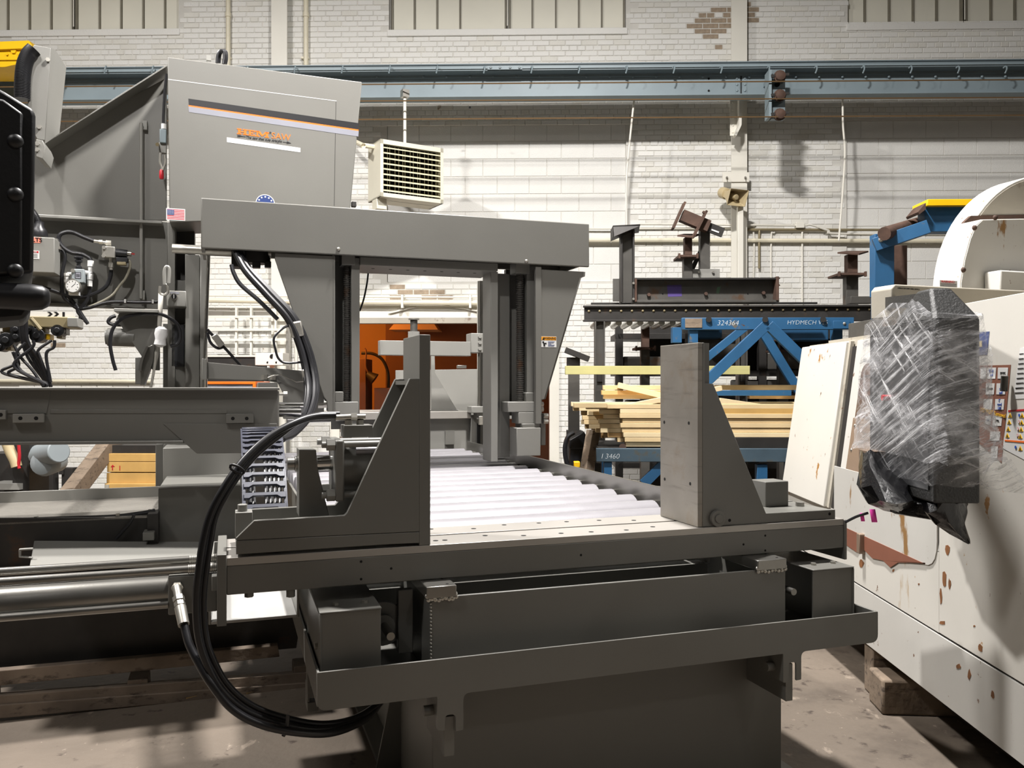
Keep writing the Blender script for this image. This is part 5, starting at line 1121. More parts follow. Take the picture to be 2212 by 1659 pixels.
t = T('scrap_bin', 'dark bin of scrap behind the guide arm below the white frame', 'bin', L.v(500, 800, 10.0))
MB().pbox(L, 443, 771, 560, 800, 9.9, .3).build('bin_side', M['dark'], t); MB().pbox(L, 440, 767, 565, 771, 9.88, .34).build('bin_rim', M['white'], t)
MB().box(L, L.uv(L.v(445, 1, 9.95))[0], L.uv(L.v(556, 1, 9.95))[0], 9.95, 10.2, 0, L.v(500, 799, 9.9).z).build('bin_stand', M['dark'], t)
# ---------------- rack with steel and lumber ----------------
RV = 8.0
def lb_(x0, y0, x1, y1, v, dv, m, t, name, bv=.002): return MB().pbox(L, x0, y0, x1, y1, v, dv).build(name, M[m], t, bv)
lu = lambda x, v: L.uv(L.v(x, 700, v))[0]
lz = lambda y, v, x=1500: L.v(x, y, v).z
t = T('roller_track', 'long dark steel roller track with a row of bolts on posts by the wall', 'conveyor', L.v(1580, 760, RV))
lb_(1262, 660, 1900, 692, RV, .012, 'dark', t, 'side_channel')
lb_(1260, 659, 1900, 663, RV-.03, .05, 'dark', t, 'channel_flange'); lb_(1260, 690, 1900, 694, RV-.03, .05, 'dark', t, 'channel_flange')
lb_(1277, 653, 1766, 657, RV+.6, .05, 'dark', t, 'rear_channel')
bt = unit('axle_bolt', MB().dome((0, 0, 0), -L.V, .014, .012, 8), M['brass'])
for k in range(27): sub('axle_bolt', bt, t, L.v(1272+23.3*k, 672-.15*k, RV-.001))
tr = unit('track_roller', MB().cyl((0, 0, 0), L.V*.55, .03, 10), M['zinc'])
for k in range(24): sub('track_roller', tr, t, L.v(1290+23.3*k, 697, RV+.02))
for x0, x1 in ((1284, 1306), (1592, 1612)):
    MB().box(L, lu(x0, RV+.02), lu(x1, RV+.02), RV+.02, RV+.03, .0, lz(693, RV)).box(L, lu(x0, RV+.02), lu(x0+3, RV+.02), RV-.03, RV+.08, 0, lz(693, RV)).box(L, lu(x1-3, RV+.02), lu(x1, RV+.02), RV-.03, RV+.08, 0, lz(693, RV)).build('post', M['mill'], t)
    lb_(x0+6, 790, x0+17, 825, RV, .02, 'dark', t, 'post_plate')
    MB().box(L, lu(x0, RV+.5), lu(x1, RV+.5), RV+.5, RV+.56, 0, lz(700, RV+.5)).build('post', M['mill'], t)
MB().upoly(L, [(1275, 697), (1283, 697), (1283, 740)], lu(1280, RV), .01).build('brace', M['dark'], t) if False else None
# I-beam on the track
t = T('steel_girder', 'short I-beam with a purple paint patch lying on the roller track', 'girder', L.v(1530, 655, RV+.2))
lb_(1374, 605, 1681, 649, RV+.15, .012, 'mill', t, 'web'); lb_(1372, 600, 1683, 604, RV+.05, .2, 'dark', t, 'top_flange'); lb_(1374, 648, 1683, 653, RV+.05, .2, 'mill', t, 'bottom_flange')
lb_(1677, 597, 1683, 649, RV+.04, .22, 'rust', t, 'end_plate'); lb_(1371, 602, 1376, 652, RV+.04, .22, 'rust', t, 'end_plate')
MB().ppoly(L, [(1441, 616), (1472, 615), (1473, 640), (1443, 641)], RV+.1488, .001).build('paint_patch', M['purple'], t)
MB().ppoly(L, [(1549, 620), (1557, 619), (1553, 634), (1547, 633)], RV+.1488, .001).build('paint_mark', M['green'], t)
for x, y in ((1401, 637), (1524, 635), (1648, 633)): MB().hexa(L.v(x, y, RV+.15), -L.V, .018, .03).build('bolt', M['rust'], t)
for x in (1431, 1615): MB().cyl(L.v(x, 635, RV+.15), L.v(x, 635, RV+.149), .009, 8).build('bolt_hole', M['hole'], t)
for y in (601, 616): MB().ppoly(L, [(1681, y-4), (1686, y), (1681, y+4)], RV+.05, .15).build('torn_edge', M['rust'], t)
lb_(1324, 602, 1339, 651, RV+.25, .02, 'mill', t, 'stub_plate')
# post stand
t = T('roller_stand', 'upright I-section stand with a flat black top plate on the roller track', 'stand', L.v(1355, 653, RV+.1))
lb_(1344, 495, 1368, 653, RV+.1, .012, 'mill', t, 'web'); lb_(1341, 493, 1345, 653, RV+.03, .15, 'dark', t, 'flange'); lb_(1367, 493, 1371, 653, RV+.03, .15, 'dark', t, 'flange')
MB().poly([L.v(1324, 490, RV-.02), L.v(1382, 488, RV-.02), L.v(1380, 503, RV+.3), L.v(1326, 511, RV-.05)], Z*.012).build('top_plate', M['dark'], t)
MB().poly([L.v(1324, 487, RV-.02), L.v(1383, 484, RV-.02), L.v(1383, 488, RV-.02), L.v(1324, 512, RV-.02)], L.V*.25).build('top_head', M['dark'], t, .002)
for y in (612, 646): MB().hexa(L.v(1368, y, RV+.02), -L.V, .012, .02).build('bolt', M['zinc'], t)
# tilted stand heap
t = T('tilted_stand', 'rust-brown stand with its plate head tipped over above the girder', 'stand', L.v(1530, 600, RV+.2))
lb_(1513, 495, 1534, 582, RV+.2, .1, 'mill', t, 'column', .003); lb_(1494, 581, 1555, 600, RV+.18, .16, 'grey2', t, 'foot_plate')
for x in (1509, 1540): MB().hexa(L.v(x, 588, RV+.18), -L.V, .012, .02).build('bolt', M['zinc'], t)
MB().bar(L.v(1478, 439, RV+.15), L.v(1453, 495, RV+.15), .14, .02).build('head_plate', M['rust'], t)
MB().bar(L.v(1472, 466, RV+.15), L.v(1530, 490, RV+.15), .1, .11).build('head_tube', M['rust'], t)
MB().bar(L.v(1525, 457, RV+.1), L.v(1497, 513, RV+.1), .1, .022).build('cross_plate', M['rust'], t)
MB().bar(L.v(1520, 487, RV+.15), L.v(1562, 503, RV+.15), .03, .09).build('slotted_arm', M['dark'], t)
MB().bar(L.v(1537, 496, RV+.131), L.v(1553, 502, RV+.131), .004, .014).build('slot', M['wht'], t)
MB().bar(L.v(1519, 530, RV+.3), L.v(1487, 600, RV+.3), .03, .04).build('strut', M['dark'], t)
for x, y in ((1519, 459), (1525, 458), (1499, 510), (1495, 513)): MB().hexa(L.v(x, y, RV+.08), -L.V, .012, .03).build('bolt', M['rust'], t)
def flanged(lab, x0, x1, yt, ym, yb, v, m='rust'):
    t = T('flanged_stub', lab, 'stub', L.v((x0+x1)/2, yb, v)); c = (x0+x1)/2; w = (x1-x0)*.16
    MB().poly([L.v(x0, yt+3, v), L.v(x0+(x1-x0)*.3, yt, v+.35), L.v(x1, yt, v+.3), L.v(x1-(x1-x0)*.3, yt+6, v)], Z*.015).build('top_flange', M[m], t)
    lb_(c-w, yt+4, c+w, ym, v+.1, .1, m, t, 'neck', .003); lb_(x0+3, ym, x1-3, ym+5, v, .3, m, t, 'lower_flange')
    for x in (x0+5, x1-5): lb_(x-2, ym-3, x+2, ym+8, v-.02, .03, m, t, 'bolt', .001)
    lb_(c-w*1.3, ym+5, c+w*1.1, yb, v+.1, .1, 'mill', t, 'stem', .003); return t
flanged('rust-brown flanged stub behind the tilted stand on the girder', 1463, 1512, 508, 550, 601, RV+.06)
flanged('rust-brown flanged stub on a stem near the white machine, above the track', 1809, 1876, 545, 589, 668, RV+.02)
flanged('dark rusty flanged stub hanging in the shadow under the roller track', 1370, 1420, 700, 750, 1170, RV+.7)
flanged('rusty flanged stub in shadow beneath the blue truss', 1668, 1720, 735, 755, 1170, RV+.7)
# blue truss frame
t = T('blue_truss', 'worn blue steel truss frame with chalk writing on its top beam', 'truss', L.v(1650, 860, 7.3))
BV2 = 7.2
lb_(1473, 686, 1845, 712, BV2, .05, 'blue', t, 'top_beam', .004); lb_(1480, 688, 1517, 708, BV2-.006, .005, 'oldwood', t, 'rusted_patch')
lb_(1800, 693, 1836, 710, BV2-.008, .007, 'blue', t, 'lap_plate'); MB().dome(L.v(1824, 699, BV2-.008), -L.V, .014, .01, 10).build('bolt', M['zinc'], t)
for x in (1531, 1653, 1778): MB().cyl(L.v(x, 690, BV2), L.v(x, 690, BV2-.02), .025, 14).cyl(L.v(x, 684, BV2+.03), L.v(x, 684, BV2+.05), .04, 14).build('pivot_bolt', M['dark'], t)
text('chalk_writing', '324364', M['chalk'], t, L.v(1572, 698, BV2-.001), .062, f=L, shear=.2, bold=-.0012)
text('chalk_writing', 'HYDMECH V25', M['chalk'], t, L.v(1744, 697, BV2-.001), .052, f=L, shear=.15, bold=-.0012)
def brace(x0, y0, x1, y1, w=.09, v=BV2+.02): MB().bar(L.v(x0, y0, v), L.v(x1, y1, v), .05, w).build('brace', M['blue'], t, .003)
brace(1520, 830, 1655, 702); brace(1660, 702, 1745, 785); brace(1640, 705, 1725, 845, .08, BV2+.5); brace(1480, 810, 1612, 705, .07, BV2+.5)
lb_(1490, 712, 1508, 740, BV2+.02, .08, 'blue', t, 'leg'); lb_(1497, 843, 1710, 855, BV2+.02, .06, 'blue', t, 'lower_beam', .003)
MB().box(L, lu(1490, BV2+.1), lu(1506, BV2+.1), BV2+.1, BV2+.18, .9, lz(720, BV2)).box(L, lu(1800, BV2+.1), lu(1820, BV2+.1), BV2+.1, BV2+.18, 0, lz(700, BV2)).build('rear_leg', M['blue'], t)
lb_(1453, 707, 1473, 740, BV2+.3, .1, 'blue', t, 'gusset')
# blue lower bench under the lumber
t = T('blue_bench', 'faded blue-grey steel bench carrying the lumber stack', 'bench', L.v(1500, 1030, 7.0))
lb_(1288, 969, 1730, 998, 6.9, .05, 'bluegrey', t, 'top_beam', .004)
lb_(1305, 998, 1322, 1120, 6.92, .08, 'blue', t, 'leg'); lb_(1636, 1004, 1658, 1120, 6.92, .08, 'blue', t, 'leg')
MB().bar(L.v(1390, 1045, 6.95), L.v(1440, 995, 6.95), .05, .08).build('brace', M['blue'], t)
text('chalk_writing', 'I 3460', M['chalk'], t, L.v(1318, 986, 6.899), .06, f=L, shear=.2, bold=-.0012)
MB().box(L, lu(1292, 7), lu(1720, 7), 6.95, 7.9, lz(969, 6.9)-.05, lz(969, 6.9)).build('bench_top', M['dark'], t)
lb_(1575, 945, 1730, 972, 6.95, .4, 'dark', t, 'packing_beam')
for x in (1300, 1700): MB().box(L, lu(x, 7.6), lu(x+20, 7.6), 7.6, 7.7, 0, lz(985, 7)).build('rear_leg', M['blue'], t)
MB().cyl(L.v(1345, 966, 6.95), L.v(1345, 966, 7.6), .03, 12).build('roller', M['rust'], t)
# lumber
rl = random.Random(11)
labs = 'pale pine board in the lumber stack on the blue bench'
def plank(x0, x1, y, hgt, v, m=None, dv=.089, lab=labs, tilt=0, grp='pine boards stacked on the blue bench'):
    u0, u1 = lu(x0, v), lu(x1, v); zc = lz(y, v); p, q = L.w(u0, v+dv/2, zc), L.w(u1, v+dv/2, zc+tilt)
    return MB().bar(p, q, dv, hgt).build('lumber_board', M[m or rl.choice(['wood', 'wood2', 'wood3', 'wood2', 'wood'])], label=lab, cat='lumber', group=grp, bevel=.002)
zb0 = lz(967, 6.95); hh = .04
OR = ['bottom', 'second', 'third', 'fourth', 'fifth', 'sixth', 'seventh', 'eighth', 'ninth']
for r in range(9):
    zc = zb0+hh*(r+.5); y = CY-(zc-CAMH)*FOC/7.0
    x0 = (1352, 1350, 1347, 1345, 1340, 1344, 1342, 1338, 1312)[r]+rl.uniform(-3, 3)
    plank(x0, 1735+rl.uniform(0, 20), y, hh-.003, 6.96+rl.uniform(-.01, .01), lab='pine board in the long front tier of the stack, '+OR[r]+' layer above the bench')
for r in range(8):
    zc = zb0+.03+hh*(r+.5); y = CY-(zc-CAMH)*FOC/7.12
    for c_ in range(2): plank((1335, 1318, 1300, 1305, 1296, 1310, 1290, 1275)[r]+rl.uniform(-14, 14), 1730, y, hh-.003, 7.07+.1*c_+rl.uniform(-.01, .01), lab='pine board in the stepped middle tier, '+OR[r]+' layer up, '+('front' if c_ == 0 else 'back')+' one')
for r in range(8):
    zc = zb0+.05+hh*(r+.5); y = CY-(zc-CAMH)*FOC/7.35
    for c_ in range(2): plank((1300, 1285, 1270, 1265, 1268, 1262, 1245, 1240)[r]+rl.uniform(-10, 10), 1725, y, hh-.003, 7.29+.1*c_+rl.uniform(-.01, .01), lab='pine board in the rearmost tier, '+OR[r]+' layer up, '+('front' if c_ == 0 else 'back')+' one')
# loose boards above
g2 = 'loose boards above the lumber stack'
for x0, x1, y, hgt, v, tl, m, lab in ((1240, 1490, 876, .04, 7.0, .0, 'wood', 'pine board poking out longest at the end of the stack'), (1303, 1480, 837, .04, 7.5, 0, 'wood', 'pine board on the upper rests, topmost straight one'), (1300, 1470, 848, .04, 7.45, 0, 'wood3', 'orange pine board on the upper rests, middle one'), (1304, 1470, 857, .04, 7.48, 0, 'wood', 'pine board on the upper rests, lowest one'), (1336, 1620, 832, .05, 7.4, -.28, 'wood2', 'pale board slanting down across the upper rests'), (1345, 1560, 880, .04, 6.97, .16, 'wood2', 'pale board tilted up toward the jaw on the stack top'), (1555, 1730, 866, .05, 6.97, -.1, 'wood2', 'pale board sloping down beside the blue lower beam'), (1545, 1740, 837, .045, 7.5, 0, 'wood', 'board lying just above the blue lower beam'), (1620, 1730, 858, .03, 7.5, 0, 'wood3', 'thin orange board directly under the blue lower beam'), (1560, 1730, 887, .06, 6.96, 0, 'rust', 'brownish board on the stack near the white machine')):
    plank(x0, x1, y, hgt, v, m if m != 'rust' else 'crate', lab=lab, tilt=tl, grp=g2)
for y, lab in ((795, 'upper'), (804, 'lower')):
    plank(1221, 1620, y, .04, 7.6, 'treated', lab='yellow-green treated timber across the rack, '+lab+' of the pair', grp='treated timbers across the rack')
# leaning steel post and stand near the doorway
t = T('channel_post', 'grey steel channel post with a tilted black cap plate by the doorway', 'post', L.v(1240, 930, 7.9))
MB().box(L, lu(1228, 7.9), lu(1252, 7.9), 7.9, 7.98, lz(930, 7.9), lz(778, 7.9)).build('channel', M['mill'], t, .003); lb_(1225, 772, 1253, 796, 7.88, .12, 'dark', t, 'head')
MB().bar(L.v(1221, 756, 7.88), L.v(1272, 776, 7.88), .12, .05).build('cap_plate', M['dark'], t)
MB().box(L, lu(1224, 7.92), lu(1256, 7.92), 7.86, 8.0, 0, lz(930, 7.9)).build('base', M['dark'], t)
t = T('floor_pump', 'black pump body with looping hose at the foot of the channel post', 'pump', L.v(1245, 1000, 7.5))
MB().ppoly(L, [(1230, 950), (1262, 932), (1268, 945), (1266, 970), (1230, 970)], 7.5, .25).build('body', M['black'], t, .01)
MB().box(L, lu(1232, 7.5), lu(1262, 7.5), 7.52, 7.7, 0, lz(970, 7.5)).build('stand', M['black'], t)
MB().tube([L.v(x, y, 7.45) for x, y in ((1240, 934), (1226, 945), (1220, 970), (1224, 1000), (1232, 1010))], .02, 8).build('hose', M['rubber'], t)
MB().bar(L.v(1247, 1010, 7.2)-Z*.5, L.v(1282, 930, 7.3), .09, .09).build('leaning_timber', M['oldwood'], label='short weathered timber leaning at the lumber stack end', cat='timber', bevel=.005)
MB().pbox(L, 1240, 998, 1253, 1010, 7.1, .1).build('yellow_tip', M['yell'], label='yellow plastic tip at the foot of the short leaning timber', cat='cap', bevel=.005)
# blue frame behind the white machine with a yellow bar
t = T('blue_stand', 'blue steel stand topped with a yellow bar behind the white machine', 'stand', L.v(1930, 640, 6.2))
v = 6.3
lb_(1890, 505, 1932, 640, v, .1, 'blue', t, 'post', .003); MB().box(L, lu(1892, v), lu(1915, v), v+.02, v+.09, 0, lz(640, v)).build('leg', M['blue'], t)
MB().bar(L.v(1888, 530, v), L.v(2005, 490, v-.1), .06, .1).build('arm', M['blue'], t, .003)
lb_(1998, 440, 2160, 500, v, .12, 'blue', t, 'head', .003); lb_(2004, 430, 2110, 444, v-.05, .25, 'yellow', t, 'yellow_bar', .003)
MB().ppoly(L, [(1983, 458), (2000, 438), (2000, 452), (1986, 463)], v-.06, .2).build('end_tab', M['rust'], t)
MB().cyl(L.v(1910, 505, v-.1), L.v(2000, 478, v+.4), .05, 14).build('tube', M['rust'], t); MB().pbox(L, 1929, 530, 1960, 620, v+.2, .1).build('inner_post', M['rust'], t, .003)
for x, y in ((1903, 518), (1940, 521)): MB().dome(L.v(x, y, v-.04), -L.V, .02, .015, 10).build('bolt', M['zinc'], t)
lb_(1838, 640, 1886, 655, 7.2, .1, 'mill', t, 'low_rail')
# dark storage shapes deep under the track
t = T('steel_rack', 'dark steel storage rack deep in the shadow below the roller track', 'rack', L.v(1560, 900, 9.2))
for x in (1330, 1480, 1640, 1800): MB().box(L, lu(x, 9.2), lu(x+16, 9.2), 9.2, 9.3, 0, lz(700, 9.2)).build('post', M['dark'], t)
for y in (720, 800, 850, 930, 1000): lb_(1330, y, 1816, y+12, 9.2, .6, 'dark', t, 'shelf_beam')
for x0, x1, y0, y1 in ((1345, 1430, 770, 800), (1500, 1600, 730, 800), (1650, 1780, 760, 800), (1360, 1560, 865, 930), (1600, 1790, 820, 850), (1440, 1790, 950, 1000)): lb_(x0, y0, x1, y1, 9.25, .5, 'mill', t, 'stored_casting', .02)
lb_(1392, 706, 1816, 800, 9.6, .03, 'dark', t, 'shade_sheet'); lb_(1400, 850, 1816, 1050, 9.6, .03, 'dark', t, 'shade_sheet'); lb_(1500, 700, 1560, 730, 8.9, .3, 'blue', t, 'blue_casting', .01); lb_(1680, 700, 1790, 735, 8.9, .3, 'blue', t, 'blue_casting', .01)  # dark sheets added to stand in for the shade behind the truss
# ---------------- white machine ----------------
t = T('machining_centre', 'large chipped white machine tool with a bronze door window and rust spots', 'machine', L.w(2.6, 3.8, 0))
CN = t; CU = 1.67
def prof(pts, y0, y1, name, m, bv=0): return MB().poly([L.w(u, y0, z) for u, z in pts], L.V*(y1-y0)).build(name, M[m], t, bv)
YA, YB, YC, YD = 1.6, 3.45, 4.68, 5.5
lean = lambda z: CU+(z-.86)*.145 if z > .86 else CU
prof([(CU, .532), (CU, .86), (lean(.86)+.02, .86), (CU+.02, .532)], YB-.0, YD, 'side_panel', 'cnc')
prof([(CU, .532), (CU, 1.86), (CU+.02, 1.86), (CU+.02, .532)], YA, YB, 'side_panel', 'cnc', .002)
prof([(CU+.006, .52), (CU+.006, .532), (CU+.05, .532), (CU+.05, .52)], YA, YD, 'seam_gap', 'seam')
prof([(CU, .255), (CU, .523), (CU+.02, .523), (CU+.02, .255)], YA, YD, 'lower_panel', 'cnclow', .002)
prof([(CU+.004, .255), (CU+.26, .10), (CU+.28, .10), (CU+.02, .265)], YA, YD, 'base_chamfer', 'cncdirty')
prof([(CU+.26, .10), (CU+1.5, .10), (CU+1.5, 1.8), (CU+.15, 1.8), (CU+.05, .9), (CU+.05, .27)], YA, YD-.02, 'machine_body', 'cncdirty')
MB().poly([L.w(CU+.10, 3.05, .18), L.w(CU+.10, 3.5, .19), L.w(CU+.17, 3.6, .145), L.w(CU+.17, 3.0, .145)], -L.U*.012).build('drain_slot', M['seam'], t) if False else None
MB().poly([L.w(CU+.1, 3.1, .178), L.w(CU+.09, 3.6, .184), L.w(CU+.2, 3.5, .12), L.w(CU+.2, 2.95, .12)], -(L.U*.004+Z*.004)).build('drain_slot', M['seam'], t)
# far leaning panel, its edge strip
def leanpoly(yz, off, th, name, m, bv=.0):   # (y, z) outline on the leaning face
    d = L.w(1, 0, -.145)-L.w(0, 0, 0)
    return MB().poly([L.w(lean(z)+off, y, z) for y, z in yz], L.U*th).build(name, M[m], t, bv)
leanpoly([(YC+.03, .86), (YD, .86), (YD, 1.79), (YC+.06, 1.79)], -.03, .05, 'far_panel', 'cnc', .006)
leanpoly([(YC-.0, .86), (YC+.03, .86), (YC+.06, 1.79), (YC+.03, 1.79)], -.012, .02, 'panel_edge', 'cncdirty')
leanpoly([(YC-.06, .86), (YC, .86), (YC+.03, 1.76), (YC-.03, 1.76)], .001, .02, 'door_gap', 'seam')
def rp2(yz, rad): return [(p.x, p.y) for p in rpoly(yz, rad)]
leanpoly([(YB, .861), (YC-.06, .861), (YC-.03, 1.79), (YB, 1.79)], 0, .03, 'door', 'cnclow', .004)
# recess of the lower door edge
MB().poly([L.w(CU-.004, y, z) for y, z in rp2([(3.46, 1.1), (3.46, .785), (4.62, .785), (4.62, 1.1)], [0, .12, .04, 0])], L.U*.006).build('door_recess', M['cnclow'], t)
MB().poly([L.w(CU-.006, y, z) for y, z in ((3.56, .795), (3.56, .79), (4.66, .79), (4.66, .70), (4.5, .735), (4.45, .70), (4.3, .69), (4.25, .73), (4.1, .70), (3.98, .715), (3.9, .70), (3.82, .74), (3.7, .765))], L.U*.004).build('bare_primer', M['primer'], t)
leanpoly(rp2([(3.62, .93), (4.56, .93), (4.58, 1.71), (3.66, 1.71)], .07), -.003, .006, 'window_seal', 'ink') if False else None
leanpoly(rp2([(3.64, .90), (4.50, .90), (4.52, 1.66), (3.68, 1.66)], .08), -.006, .01, 'door_window', 'bronze')
leanpoly([(3.9, 1.04), (4.5, 1.04), (4.5, 1.37), (3.9, 1.37)], -.02, .008, 'cover_plate', 'bronze2', .002)
for z in (1.08, 1.2, 1.33): MB().dome(L.w(lean(z)-.02, 4.46, z), -L.U, .009, .006, 8).build('screw', M['zinc'], t)
MB().box(L, CU-.03, CU, 4.2, 4.24, .70, .80).build('door_roller', M['bronze2'], t, .004)
# top
MB().box(L, 1.93, 3.3, YA+1.2, YD-.05, 1.79, 1.83).build('top_plate', M['cncdirty'], t)
MB().box(L, 2.0, 2.4, YC-.1, YD-.2, 1.83, 1.93).build('top_box', M['mill'], t, .004)
# header beam
hvv = G.uv(at(1916, 650, 3.75))[1]
hu = lambda x: G.uv(G.v(x, 650, hvv))[0]
zt_, zb_ = G.v(1935, 614, hvv).z, G.v(1935, 686, hvv).z
MB().poly([G.w(hu(1926), hvv, zb_), G.w(hu(1926), hvv, zt_-.02), G.w(hu(1926)+.02, hvv, zt_), G.w(hu(1926)+1.6, hvv, zt_), G.w(hu(1926)+1.6, hvv, zb_)], G.V*.13).build('header_beam', M['cncdirty'], t, .006)
MB().cyl(G.v(2005, 645, hvv), G.v(2005, 645, hvv)-G.V*.02, .018, 14).build('plug_bolt', M['rust'], t)
text('small_print', 'OPERATOR CHECKING DEVICE', M['ink'], t, G.v(1963, 624, hvv-.001), .009, tilt=-1)
# drum cover
dc = at(2215, 650, 4.9); ax = -G.V; dv_ = G.uv(dc)[1]; du_ = G.uv(dc)[0]
def arch(r0, v0, v1, name, m):
    A = [dc+ax*v0+(-G.U*math.cos(math.pi*k/40)+Z*math.sin(math.pi*k/40))*r0 for k in range(41)]
    return MB().poly(A, ax*(v1-v0)).build(name, M[m], t, .006)
arch(.70, 0, .16, 'drum_cover', 'cnc')
arch(.685, .16, .163, 'drum_face', 'cncdirty')
ip = [(2073, 652), (2074, 610), (2082, 560), (2094, 515), (2106, 487), (2120, 474), (2330, 470), (2330, 652)]
MB().ppoly(G, ip, dv_-.30, .14).build('inner_cover', M['cnc'], t, .004)
MB().ppoly(G, [(x+3, y+2) for x, y in ip], dv_-.304, .004).build('inner_face', M['cnclow'], t)
MB().ppoly(G, [(x-22, y-8) for x, y in ip], dv_-.17, .02).build('inner_gasket', M['rust'], t)
for x, y in ((2105, 492), (2081, 583), (2150, 470)): MB().dome(G.v(x, y, dv_-.305), ax, .014, .012, 10).build('rusty_bolt', M['rust'], t)
MB().box(G, du_-.72, du_+.8, dv_-.31, dv_+.1, 1.83, dc.z+.002).build('drum_base', M['cncdirty'], t)
lbv = dv_-.312
wl_ = MB().pbox(G, 2030, 606, 2068, 621, lbv-.002, .001).build('warning_label', M['wht'], t)
text('lettering', 'WARNING!', M['red'], wl_, G.v(2048, 609, lbv-.003), .018)
for k in range(3): MB().pbox(G, 2032, 613+2.6*k, 2066, 614+2.6*k, lbv-.0025, .0004).build('print_line', M['ink'], wl_)
MB().pbox(G, 2162, 588, 2330, 645, lbv-.1, .1).build('gear_box', M['cnclow'], t, .008)
# stickers on the side panel
def upl(x, y): return L.u(x, y, CU)
def stick(px, name, m, off=.001, par=None): return MB().poly([upl(x, y)-L.U*off for x, y in px], L.U*.0008).build(name, M[m], par or t)
stick([(2112, 718), (2138, 716), (2133, 766), (2112, 768)], 'blue_tape', 'navy'); stick([(2111, 737), (2122, 736), (2122, 749), (2111, 750)], 'tan_tape', 'beige', .002)
ch = stick([(2112, 790), (2184, 788), (2164, 1000), (2112, 955)], 'card_board', 'primer')
for x0, y0, w, hh, s in ((2119, 794, 13, 24, ''), (2134, 794, 19, 24, '20/61\ncoil'), (2157, 794, 22, 24, '28VDC'), (2131, 828, 19, 24, 'STAGM'), (2154, 828, 20, 24, '1"\nsnd\npull'), (2126, 862, 19, 23, ''), (2151, 862, 20, 23, '2"\ncond\nLBE'), (2130, 898, 12, 18, 'cut'), (2146, 898, 20, 22, 'STDL'), (2140, 932, 22, 20, ''), (2142, 964, 15, 26, '')):
    cd = stick([(x0, y0), (x0+w, y0), (x0+w-2, y0+hh), (x0-1, y0+hh)], 'card', 'wht', .002, ch)
    if s: text('handwriting', s, M['ltblue'] if '\n' in s or s == 'cut' else M['ink'], ch, upl(x0+w/2-.5, y0+hh/2)-L.U*.0026, .014 if '\n' in s else .011, f=L, face='u')
text('painted_warning', 'DO NOT Remove!', M['yell'], ch, upl(2146, 892)-L.U*.003, .021, f=L, face='u', tilt=-6)
MB().cyl(upl(2183, 812)-L.U*.02, upl(2181, 845)-L.U*.02, .012, 12).build('handle_grip', M['mill'], t)
stick([(2204, 752), (2240, 745), (2240, 860), (2189, 862)], 'instruction_plate', 'wht')
for k in range(9): stick([(2203-k*1.2, 764+10.5*k), (2212, 763+10.5*k), (2212, 765+10.5*k), (2203-k*1.2, 766+10.5*k)], 'print_line', 'ink' if k != 6 else 'dark', .002)
sf = stick([(2178, 887), (2250, 882), (2235, 1005), (2166, 968)], 'safety_label', 'wht')
stick([(2179, 886), (2250, 881), (2250, 885), (2179, 890)], 'label_band', 'red', .002); stick([(2172, 950), (2240, 955), (2240, 959), (2171, 953)], 'label_band', 'orange', .002)
for k, (x, y) in enumerate(((2183, 897), (2181, 911), (2179, 926), (2177, 940), (2209, 897), (2208, 912), (2207, 927), (2205, 942), (2205, 968))):
    tr_ = stick([(x-4.5, y+5), (x, y-5), (x+4.5, y+5)], 'warning_triangle', 'yell', .002, sf); stick([(x-1.5, y+3.5), (x, y-1.5), (x+1.5, y+3.5)], 'pictogram', 'ink', .003, sf)
for k, (x, y) in enumerate(((2203, 897), (2202, 912), (2200, 927), (2199, 941), (2195, 966))):
    p = upl(x, y)-L.U*.002; MB().cyl(p, p-L.U*.0006, .0055, 14).build('round_symbol', M['ltblue' if k in (0, 4) else 'red'], sf)
    if k not in (0, 4): MB().cyl(p-L.U*.0006, p-L.U*.001, .004, 14).build('symbol_centre', M['wht'], sf)
# ---------------- pendant wrapped in film ----------------
t = T('control_pendant', 'black crinkled control pendant box hanging beside the white machine', 'control panel', at(2000, 1085, 2.95))
PF = L
x0_, x1_ = 1.251, 1.399; y0_, y1_ = 2.75, 3.27
MB().box(PF, x0_+.065, x1_+.065, y0_, y1_, 1.16, 1.765).build('case', M['foam'], t, .006)
MB().box(PF, x0_+.059, x0_+.065, y0_+.03, y1_-.02, 1.2, 1.74).build('screen_panel', M['black'], t)
tp = [(0, 0), (1, 0), (1, 1), (0, 1)]
m = MB(); A = [PF.w(x0_+.065+.15*a, y0_+.3*b, 1.765) for a, b in tp]; B = [PF.w(x0_+.10+.07*a, y0_+.1+.1*b, 1.875) for a, b in tp]
va = [m.b.verts.new(p) for p in A]; vb = [m.b.verts.new(p) for p in B]
for i in range(4): m.b.faces.new((va[i], va[(i+1) % 4], vb[(i+1) % 4], vb[i]))
m.b.faces.new(vb); m.build('neck', M['foam'], t, .01)
MB().bar(PF.w(x0_+.135, y0_+.15, 1.84), PF.w(x0_+.42, y0_+1.2, 1.93), .05, .05).build('arm', M['foam'], t)
MB().cyl(PF.w(x0_+.03, y0_+.32, 1.5), PF.w(x0_+.065, y0_+.32, 1.5), .011, 14).build('stop_button', M['red'], t)
MB().box(PF, x0_+.0, x0_+.062, y0_+.36, y0_+.46, 1.27, 1.30).build('bracket', M['bronze2'], t)
